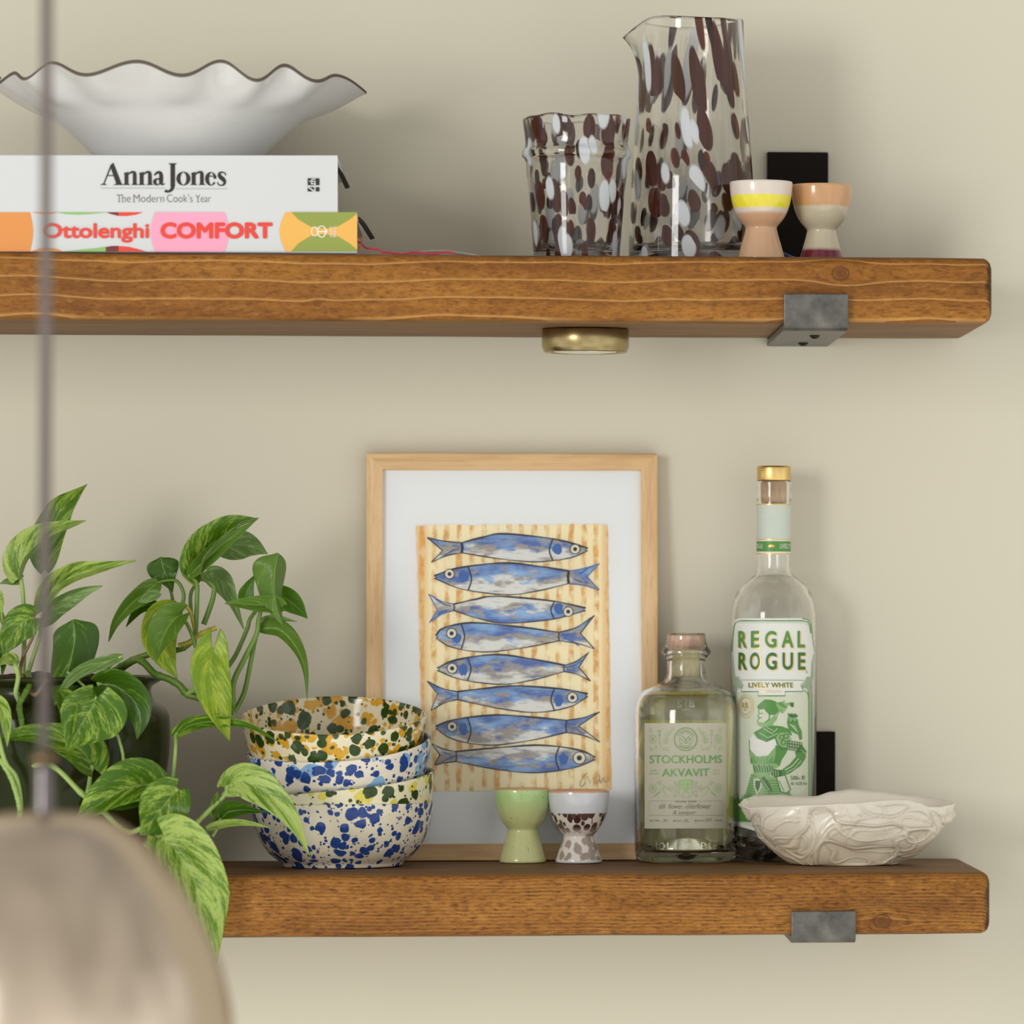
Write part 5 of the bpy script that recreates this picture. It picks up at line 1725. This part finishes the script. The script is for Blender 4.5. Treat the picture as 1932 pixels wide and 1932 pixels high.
for i in range(10):
    rr = rz(280) * i / 9
    rows.append([Vector((pb[0] + max(rr, 1e-5) * cos(a), pb[1] + max(rr, 1e-5) * sin(a), pb[2] + hz(1284) + .006 * noise.noise(Vector((rr * cos(a) * 60, rr * sin(a) * 60, 2))) + .004 * (1 - i / 9))) for a in [2 * pi * j / 60 for j in range(60)]])
b.grid(rows, SOIL, closed=True)
part('soil', b, t, label='dark crumbly soil')

DK = rgb(54, 96, 20)
LM_hi = m_leaf('leaf_very_variegated', rgb(92, 132, 24), rgb(182, 204, 106), .42)
LM_md = m_leaf('leaf_variegated', rgb(74, 116, 10), rgb(166, 194, 78), .16)
LM_lo = m_leaf('leaf_green', rgb(74, 118, 10), rgb(132, 168, 50), -.12)
LM_dk = m_leaf('leaf_dark', rgb(58, 96, 4), rgb(124, 162, 44), -.06)
LM_ye = m_leaf('leaf_yellowing', rgb(122, 154, 32), rgb(176, 194, 58), .25)
LM_sg = m_leaf('leaf_blue_green', rgb(94, 130, 40), rgb(142, 166, 82), -.05)
LM_pale = m_leaf('leaf_pale_underside', rgb(112, 146, 74), rgb(162, 186, 122), .15, .5)
UND = m_leaf('leaf_underside', rgb(84, 116, 52), rgb(142, 168, 96), .5, .55)
STEM = None
def m_stem(name, a, c_):
    tt = NT(name)
    v = tt.obj()
    return tt.done(tt.pbsdf(tt.mix(tt.noise(v, 45, 2), a, c_), .4))
ST_G, ST_L = m_stem('stem_green', rgb(72, 108, 22), rgb(112, 144, 50)), m_stem('stem_light', rgb(132, 164, 78), rgb(168, 190, 108))
ST_B = m_stem('stem_brown', rgb(110, 78, 50), rgb(140, 110, 66))
ST_Y = m_stem('stem_yellow', rgb(176, 148, 40), rgb(158, 164, 62))
ptab = [(0, .22), (.04, .55), (.10, .80), (.18, .95), (.27, 1.0), (.38, .97), (.50, .86), (.62, .69), (.74, .49), (.84, .30), (.92, .15), (.97, .06), (1, .006)]
def prof_(t_):
    for (a, va), (c_, vc) in zip(ptab, ptab[1:]):
        if t_ <= c_:
            k = (t_ - a) / (c_ - a)
            return va + (vc - va) * k
    return .006
leafcount = [0]
def leaf(mid, W, fl, fr, mat, yl=(0, 0), dl=-1, dr=-1, lobe=.5, stalk=None, crop=None, und=None, cup=.15, sm=None, srad=None, sy=None, attach=True):
    """mid: picture positions along the midrib (crop = 5 or 6: measured in that enlargement); W half-width in picture px;
    fl, fr: how squarely the left / right half faces the room (1 = flat on, 0 = edge on, below 0 = folded over)"""
    if crop == 5: T = lambda p: (p[0] / 3.019, 880 + p[1] / 3.019)
    elif crop == 6: T = lambda p: (p[0] / 3.019, 1300 + p[1] / 3.019)
    else: T = lambda p: p
    k = 1 / 3.019 if crop else 1
    y0, y1 = yl
    m = len(mid) - 1
    pts = [P(*T(p), y0 + (y1 - y0) * i / m) for i, p in enumerate(mid)]
    N = 22
    M_ = bez(pts, N)
    Wm = W * k / SC(pts[0])
    Lm = sum((M_[i + 1] - M_[i]).length for i in range(N))
    seed = leafcount[0]
    leafcount[0] += 1
    rows, uvs = [], []
    cols = [-1, -.85, -.66, -.45, -.22, 0, .22, .45, .66, .85, 1]
    for i in range(N + 1):
        t_ = i / N
        tg = (M_[min(i + 1, N)] - M_[max(i - 1, 0)])
        tg2 = Vector((tg.x, 0, tg.z))
        tg2 = tg2.normalized() if tg2.length > 1e-7 else Vector((1, 0, 0))
        nn = Vector((-tg2.z, 0, tg2.x))
        w_ = Wm * prof_(t_) * (1 + .05 * noise.noise(Vector((t_ * 4, seed * 3.1, 0))))
        row, ur = [], []
        for s_ in cols:
            a = abs(s_)
            f, d = (fl, dl) if s_ > 0 else (fr, dr)
            f = max(-1, min(1, f * (1 + .12 * sin(t_ * 5 + seed))))
            dep = sqrt(max(0, 1 - f * f)) * d
            p = M_[i] + nn * (s_ * w_ * f) + Vector((0, dep * a * w_, 0))
            # blade cups slightly, lobes run back past the stalk
            p += Vector((0, cup * w_ * a * a * .5, 0)) - tg2 * (lobe * Wm * (a ** 1.4) * max(0, 1 - t_ / .34) ** 2 * (abs(f) * .7 + .3))
            p += Vector((0, .03 * Wm * noise.noise(Vector((t_ * 5, s_ * 2, seed))), .04 * Wm * noise.noise(Vector((t_ * 4, s_ * 2, seed + 9.5)))))
            p.y = min(p.y, WALL_Y - .003)
            row.append(p)
            ur.append((s_, t_))
        rows.append(row)
        uvs.append(ur)
    b = MB()
    # winding so that the upper face looks at the room when flat on
    V = [p for r_ in rows for p in r_]
    U = [q for r_ in uvs for q in r_]
    nc = len(cols)
    F = [(i * nc + j, (i + 1) * nc + j, (i + 1) * nc + j + 1, i * nc + j + 1) for i in range(N) for j in range(nc - 1)]
    b.add(V, F, mat, U)
    b.slot(und or UND)
    o = part('leaf', b, t, weld=False, solid=.00035, subsurf=1)
    if stalk:
        sp = [P(*T(p), (sy if sy is not None else y0)) for p in stalk]
        sp = ([M_[1], M_[0]] if attach else []) + sp
        b = MB()
        r0 = (srad or 5.0) * k / SC(pts[0]) if crop else (srad or 2) / SC(pts[0])
        b.tube(bez(sp, 24), lambda q: r0 * (.8 + .35 * q), sm or ST_L)
        part('leaf_stalk', b, o, label='pale leaf stalk' if (sm or ST_L) is ST_L else None)
    return o

# upper left cluster
leaf([(255, 590), (262, 440), (340, 260), (420, 170), (497, 100)], 112, .85, .75, LM_md, (.10, .085), 1, -1, crop=5, lobe=.3)
leaf([(120, 640), (165, 530), (260, 430), (370, 365), (490, 310)], 150, .95, -.12, LM_hi, (.075, .06), -1, -1, crop=5, lobe=.35, stalk=[(130, 720), (138, 900), (135, 1100), (128, 1180)], srad=13, cup=.1)
leaf([(118, 640), (90, 650), (40, 655), (0, 668)], 42, .7, .7, LM_pale, (.078, .08), crop=5, lobe=.2)
leaf([(240, 830), (310, 700), (430, 620), (590, 580), (778, 535)], 120, .72, .35, LM_hi, (.085, .07), -1, -1, crop=5, lobe=.3)
leaf([(235, 900), (300, 800), (390, 740), (480, 705), (585, 680)], 85, .35, .95, LM_pale, (.07, .065), -1, 1, crop=5, lobe=.2, stalk=[(225, 970), (190, 1080), (165, 1160), (150, 1190)], srad=12)
leaf([(195, 860), (150, 875), (90, 930), (45, 1010), (20, 1080)], 105, .95, .9, LM_md, (.065, .06), crop=5, lobe=.6, stalk=[(190, 960), (130, 1090), (110, 1180)], srad=9, sm=ST_B)
leaf([(95, 1120), (60, 1100), (20, 1110), (-40, 1150)], 50, .6, .8, LM_hi, (.06, .058), crop=5, lobe=.3, stalk=[(88, 1130), (104, 1200), (90, 1290), (110, 1340), (120, 1440)], srad=14, sy=.03)
leaf([(-40, 700), (-10, 780), (10, 900)], 50, .8, .6, LM_hi, (.075, .07), crop=5, stalk=[(20, 870), (30, 990), (50, 1120)], srad=11)
leaf([(-30, 960), (-5, 1030), (20, 1110), (10, 1200)], 45, .8, .8, LM_dk, (.066, .062), crop=5)
# large folded leaf in the middle of the pot
leaf([(415, 868), (425, 980), (395, 1130), (350, 1260), (310, 1362)], 158, .95, .92, LM_dk, (.045, .03), 1, 1, crop=5, lobe=-.12)
leaf([(690, 1085), (590, 1120), (470, 1165), (380, 1240), (312, 1355)], 62, .62, .70, LM_pale, (.035, .026), -1, -1, crop=5, lobe=.35, stalk=[(606, 1160), (602, 1220), (590, 1290)], srad=10, sy=.045)
# front hearts
leaf([(560, 1240), (660, 1250), (760, 1330), (800, 1440), (780, 1555)], 135, .80, .9, LM_dk, (.036, .03), crop=5, lobe=.5, stalk=[(700, 1640), (640, 1760)], srad=9, sy=.034)
leaf([(545, 45), (520, 110), (470, 190), (425, 270), (380, 355)], 215, 1.0, .66, LM_md, (.020, .008), -1, -1, crop=6, lobe=.42, cup=.3, stalk=[(520, 20), (430, -60), (380, -100)], srad=8, sy=.035)
leaf([(345, 20), (380, 80), (400, 190), (385, 340)], 90, .65, .5, LM_md, (.018, .008), crop=6, lobe=.3)
leaf([(525, 450), (470, 360), (330, 290), (150, 260), (-60, 300)], 140, .55, .92, LM_md, (.032, .015), -1, -1, crop=6, lobe=.5, stalk=[(515, 480), (505, 560), (480, 680)], srad=14, sy=.035)
leaf([(-50, 60), (10, 110), (35, 200), (40, 330)], 70, .8, .6, LM_hi, (.01, .01), crop=6, stalk=[(20, 390), (90, 500), (115, 640), (110, 760)], srad=15)
# right-hand cluster
leaf([(1160, 640), (1175, 540), (1250, 440), (1350, 350), (1472, 295)], 190, .88, -.10, LM_md, (.095, .08), -1, -1, crop=5, lobe=.35, stalk=[(1215, 680), (1215, 740), (1190, 820), (1160, 900)], srad=14, sm=ST_G)
leaf([(1075, 625), (1140, 560), (1240, 470), (1350, 380), (1470, 298)], 62, .75, .75, LM_sg, (.085, .078), crop=5, lobe=.3, stalk=[(1120, 660), (1122, 760), (1115, 920), (1110, 980)], srad=13, sm=ST_G)
leaf([(1240, 470), (1300, 450), (1400, 450), (1470, 470), (1525, 498)], 104, .8, .75, LM_pale, (.115, .11), crop=5, lobe=.3)
leaf([(915, 516), (930, 580), (955, 640), (985, 715)], 94, .95, .95, LM_dk, (.092, .098), crop=5, lobe=-.1, stalk=[(965, 690), (980, 740), (990, 830)], srad=10, sm=ST_G, attach=False, sy=.1)
leaf([(900, 660), (830, 720), (740, 790), (660, 890), (617, 1000)], 72, .75, .75, LM_sg, (.092, .08), crop=5, lobe=.3, stalk=[(1000, 650), (1045, 720), (1040, 790)], srad=10, sm=ST_G)
leaf([(890, 780), (810, 800), (760, 850), (718, 915)], 48, .75, .6, LM_lo, (.10, .092), crop=5, lobe=.3)
leaf([(905, 720), (860, 740), (820, 760), (785, 770)], 42, .8, .8, LM_pale, (.08, .078), crop=5, lobe=.4)
leaf([(1000, 800), (925, 870), (905, 980), (950, 1110), (1010, 1205)], 125, .95, .85, LM_ye, (.085, .07), crop=5, lobe=.3, stalk=[(1040, 785), (1085, 830), (1110, 930)], srad=11, sm=ST_Y)
leaf([(1025, 850), (985, 880), (940, 950), (910, 1030), (890, 1105)], 125, .55, .85, LM_sg, (.07, .058), crop=5, lobe=.75, stalk=[(1060, 890), (1090, 950), (1115, 1030)], srad=11, sm=ST_G)
leaf([(1210, 1040), (1195, 1150), (1225, 1300), (1270, 1450), (1308, 1570)], 112, .98, .95, LM_ye, (.05, .032), -1, -1, crop=5, lobe=1.25, cup=-.1)
leaf([(1180, 600), (1260, 660), (1320, 760), (1390, 930)], 75, .85, .75, LM_pale, (.118, .11), crop=5, lobe=.3, stalk=[(1110, 680), (1085, 740), (1090, 850)], srad=10, sm=ST_G)
leaf([(1585, 492), (1565, 620), (1570, 770), (1612, 905)], 138, .42, .98, LM_sg, (.066, .056), 1, 1, crop=5, lobe=-.12, cup=.25, stalk=[(1490, 800), (1472, 880), (1460, 960), (1390, 1100), (1330, 1230), (1325, 1380)], srad=15, sm=ST_G, attach=False, sy=.070)
leaf([(1610, 800), (1520, 790), (1400, 785), (1278, 780)], 78, .6, .85, LM_sg, (.066, .066), crop=5, lobe=.4)
leaf([(1540, 720), (1620, 750), (1690, 800), (1752, 866)], 92, .8, .75, LM_lo, (.09, .085), crop=5, lobe=.4, stalk=[(1430, 860), (1410, 920), (1350, 1060), (1300, 1140)], srad=12, sm=ST_G, sy=.085)
leaf([(1405, 800), (1400, 740), (1420, 680), (1455, 615)], 50, .85, .85, LM_lo, (.088, .085), crop=5, lobe=.3)
leaf([(1485, 875), (1550, 868), (1620, 870), (1692, 885)], 26, .8, .8, LM_pale, (.08, .075), crop=5, lobe=.3)
leaf([(1470, 925), (1590, 930), (1680, 1020), (1735, 1150), (1750, 1340)], 62, .85, .6, LM_sg, (.075, .06), 1, 1, crop=5, lobe=.3, stalk=[(1455, 980), (1425, 1130), (1390, 1290), (1335, 1400)], srad=14, sm=ST_G)
leaf([(1000, 1530), (1100, 1470), (1250, 1455), (1420, 1480), (1585, 1568)], 62, .75, .55, LM_md, (.048, .03), crop=5, lobe=.7, stalk=[(1000, 1600), (992, 1700), (975, 1830)], srad=11, sy=.04)
# trailing shoots over the front of the shelf
leaf([(870, 545), (760, 560), (640, 610), (530, 680), (430, 745)], 185, .45, .98, LM_md, (.020, .002), -1, -1, crop=6, lobe=.55, cup=.25)
leaf([(860, 600), (760, 620), (660, 650), (560, 680)], 75, .8, .5, LM_lo, (.024, .015), crop=6, lobe=.4)
leaf([(1010, 575), (960, 630), (900, 710), (850, 775), (797, 830)], 158, .98, .96, LM_md, (.004, -.008), -1, -1, crop=6, lobe=.42, stalk=[(985, 700), (960, 770), (940, 860)], srad=11, sy=.008)
leaf([(1290, 560), (1390, 520), (1530, 600), (1660, 740), (1765, 950)], 118, .85, .80, LM_hi, (.014, -.006), -1, -1, crop=6, lobe=.55, cup=.3, stalk=[(1285, 600), (1200, 690), (1080, 790)], srad=13, sy=.012)
leaf([(1255, 742), (1310, 700), (1400, 690), (1520, 703)], 78, .80, .45, LM_dk, (.012, .004), crop=6, lobe=.6, stalk=[(1245, 780), (1210, 840)], srad=8, sy=.010)
leaf([(1250, 745), (1235, 690), (1230, 630), (1240, 585)], 45, .8, .8, LM_md, (.013, .012), crop=6, lobe=.2)
leaf([(1175, 795), (1280, 765), (1400, 762), (1540, 790)], 32, .8, .8, LM_hi, (.006, 0), crop=6, lobe=.3)
leaf([(930, 850), (1010, 930), (1110, 1110), (1180, 1320), (1235, 1565)], 245, .98, .62, LM_hi, (-.014, -.028), -1, -1, crop=6, lobe=.50, cup=.25, stalk=[(945, 810), (960, 780)], srad=11, sy=-.008)

def vine(pts, ys, rad, mat, crop, label=None):
    T = (lambda p: (p[0] / 3.019, 880 + p[1] / 3.019)) if crop == 5 else (lambda p: (p[0] / 3.019, 1300 + p[1] / 3.019))
    q = [P(*T(p), y) for p, y in zip(pts, ys)]
    b = MB()
    r0 = rad / 3.019 / 2600
    line = bez(q, 60)
    b.tube(line, lambda u: r0 * (1 + .22 * max(0, cos(u * 2 * pi * 6)) ** 6), mat, 10)
    part('vine_stem', b, t, label=label)
vine([(620, 1180), (700, 1130), (780, 1090), (900, 1060), (1030, 1040), (1110, 985)], [.10, .095, .09, .088, .085, .082], 16, ST_G, 5)
vine([(690, 1150), (790, 1100), (880, 1180), (960, 1210), (1020, 1245), (1070, 1300), (1140, 1320), (1210, 1390)], [.10, .085, .075, .07, .068, .066, .064, .062], 20, ST_G, 5)
vine([(1020, 1020), (1080, 1000), (1150, 950), (1230, 920)], [.08, .078, .078, .08], 14, ST_Y, 5, 'yellowing piece of vine')
vine([(1060, 1300), (1100, 1275), (1125, 1235), (1150, 1100)], [.066, .06, .055, .05], 13, ST_L, 5)
vine([(1200, 1385), (1250, 1405), (1330, 1400)], [.062, .062, .06], 14, ST_G, 5)
vine([(160, 1180), (170, 1240), (140, 1300), (110, 1360), (120, 1430), (130, 1500)], [.06, .035, .026, .022, .02, .018], 16, ST_G, 5)
vine([(120, 1190), (150, 1240), (200, 1300), (270, 1210)], [.055, .04, .03, .03], 12, ST_B, 5, 'dry brown vine end')
vine([(150, 440), (300, 440), (460, 590), (580, 690), (720, 810), (830, 780), (900, 740)], [.03, .018, .012, .010, .006, .004, .004], 15, ST_L, 6)
vine([(830, 890), (870, 850), (960, 820), (1080, 790), (1220, 665)], [-.004, 0, .004, .008, .012], 14, ST_L, 6)
vine([(0, 400), (60, 500), (100, 620), (115, 700)], [.012, .008, .006, .004], 14, ST_L, 6)

# ---------------------------------------------------------------- pendant lamp in front of the shelves
YL = -0.90
lc = P(83, 1540, YL)
sL = SC(lc)
zb = lambda py: P(83, py, YL).z
rl = lambda px: px / sL
base = (lc.x, YL, zb(2350))
t = thing('pendant_lamp', 'smoky bronze glass pendant lamp hanging out of focus in front of the shelves', 'pendant lamp', base)
def m_smoke():
    tt = NT('smoked_mirror_glass')
    v = tt.obj()
    n1 = tt.noise(v, 16, 2)
    g = tt.n('BsdfGlossy', None, Color=tt.mix(n1, rgb(206, 190, 172), rgb(222, 208, 192)), Roughness=.2)
    d = tt.n('BsdfDiffuse', None, Color=tt.mix(n1, rgb(188, 168, 144), rgb(204, 186, 164)))
    lw = tt.n('LayerWeight', None, Blend=.42).outputs['Facing']
    tr = tt.n('BsdfTransparent', None, Color=rgb(190, 160, 120))
    m1 = tt.n('MixShader', None, _0=.42, _1=g.outputs[0], _2=d.outputs[0])
    m2 = tt.n('MixShader', None, _0=tt.math('MULTIPLY', tt.math('POWER', lw, 2.0), .25), _1=m1.outputs[0], _2=tr.outputs[0])
    tt.t.links.new(m2.outputs[0], tt.out.inputs[0])
    return tt.mat
SMK = m_smoke()
op = [(14, 1531), (60, 1533), (95, 1537), (127, 1546), (168, 1572), (203, 1606), (250, 1661), (289, 1727), (317, 1787), (333, 1830), (349, 1896), (357, 1960), (360, 2030), (352, 2110), (330, 2190), (290, 2265), (240, 2320), (190, 2350)]
oz = [(rl(a), zb(q) - base[2]) for a, q in op][::-1]
oz = smooth_prof(oz, 70)
inn = [(a - .0022, hh) for a, hh in oz[::-1]][1:]
b = MB()
b.lathe(base, oz + inn, SMK, 96)
part('glass_shade', b, t, label='smoky bronze dome shade')
CHR = m_brass('dark_chrome', rgb(96, 90, 92), rgb(122, 116, 116), .18)
b = MB()
rc2 = rl(17)
hh = lambda py: zb(py) - base[2]
b.lathe(base, [(0, hh(1560)), (rc2 * 1.1, hh(1560)), (rc2 * 1.1, hh(1532)), (rc2 * 1.05, hh(1526)), (rc2, hh(1470)), (rc2 * .95, hh(1448)), (rc2 * .7, hh(1438)), (rl(8), hh(1430)), (0, hh(1430))], CHR, 40)
part('lamp_holder', b, t, label='dark chrome lamp holder')
b = MB()
b.lathe(base, [(0, hh(1440)), (rl(21), hh(1440)), (rl(23), hh(1432)), (rl(20), hh(1424)), (rl(10), hh(1416)), (0, hh(1416))], m_brass('bronze_collar', rgb(122, 100, 74), rgb(146, 124, 92), .3), 40)
part('cord_grip', b, t, label='bronze cord grip')
b = MB()
top = P(90, -1500, YL)
b.tube([Vector((lc.x, YL, zb(1420))), Vector((P(86, 700, YL).x, YL, zb(700))), Vector((P(88, 0, YL).x, YL, zb(0))), Vector((P(91, -900, YL).x, YL, zb(-900)))], rl(11.5), plain('braided_grey_cord', rgb(112, 102, 98), .8), 12)
part('cord', b, t, label='grey fabric cord')

# the window also lights what stands behind the bottle glass
for o in bpy.data.objects:
    if o.type == 'LIGHT': o.data.cycles.is_caustics_light = True
    if o.type == 'MESH' and (o.name.startswith('glass_body') or o.name.startswith('liquid')): o.cycles.is_caustics_caster = True
    if o.type == 'MESH' and (o.name.startswith('back_label') or o.name.startswith('wall_back')): o.cycles.is_caustics_receiver = True
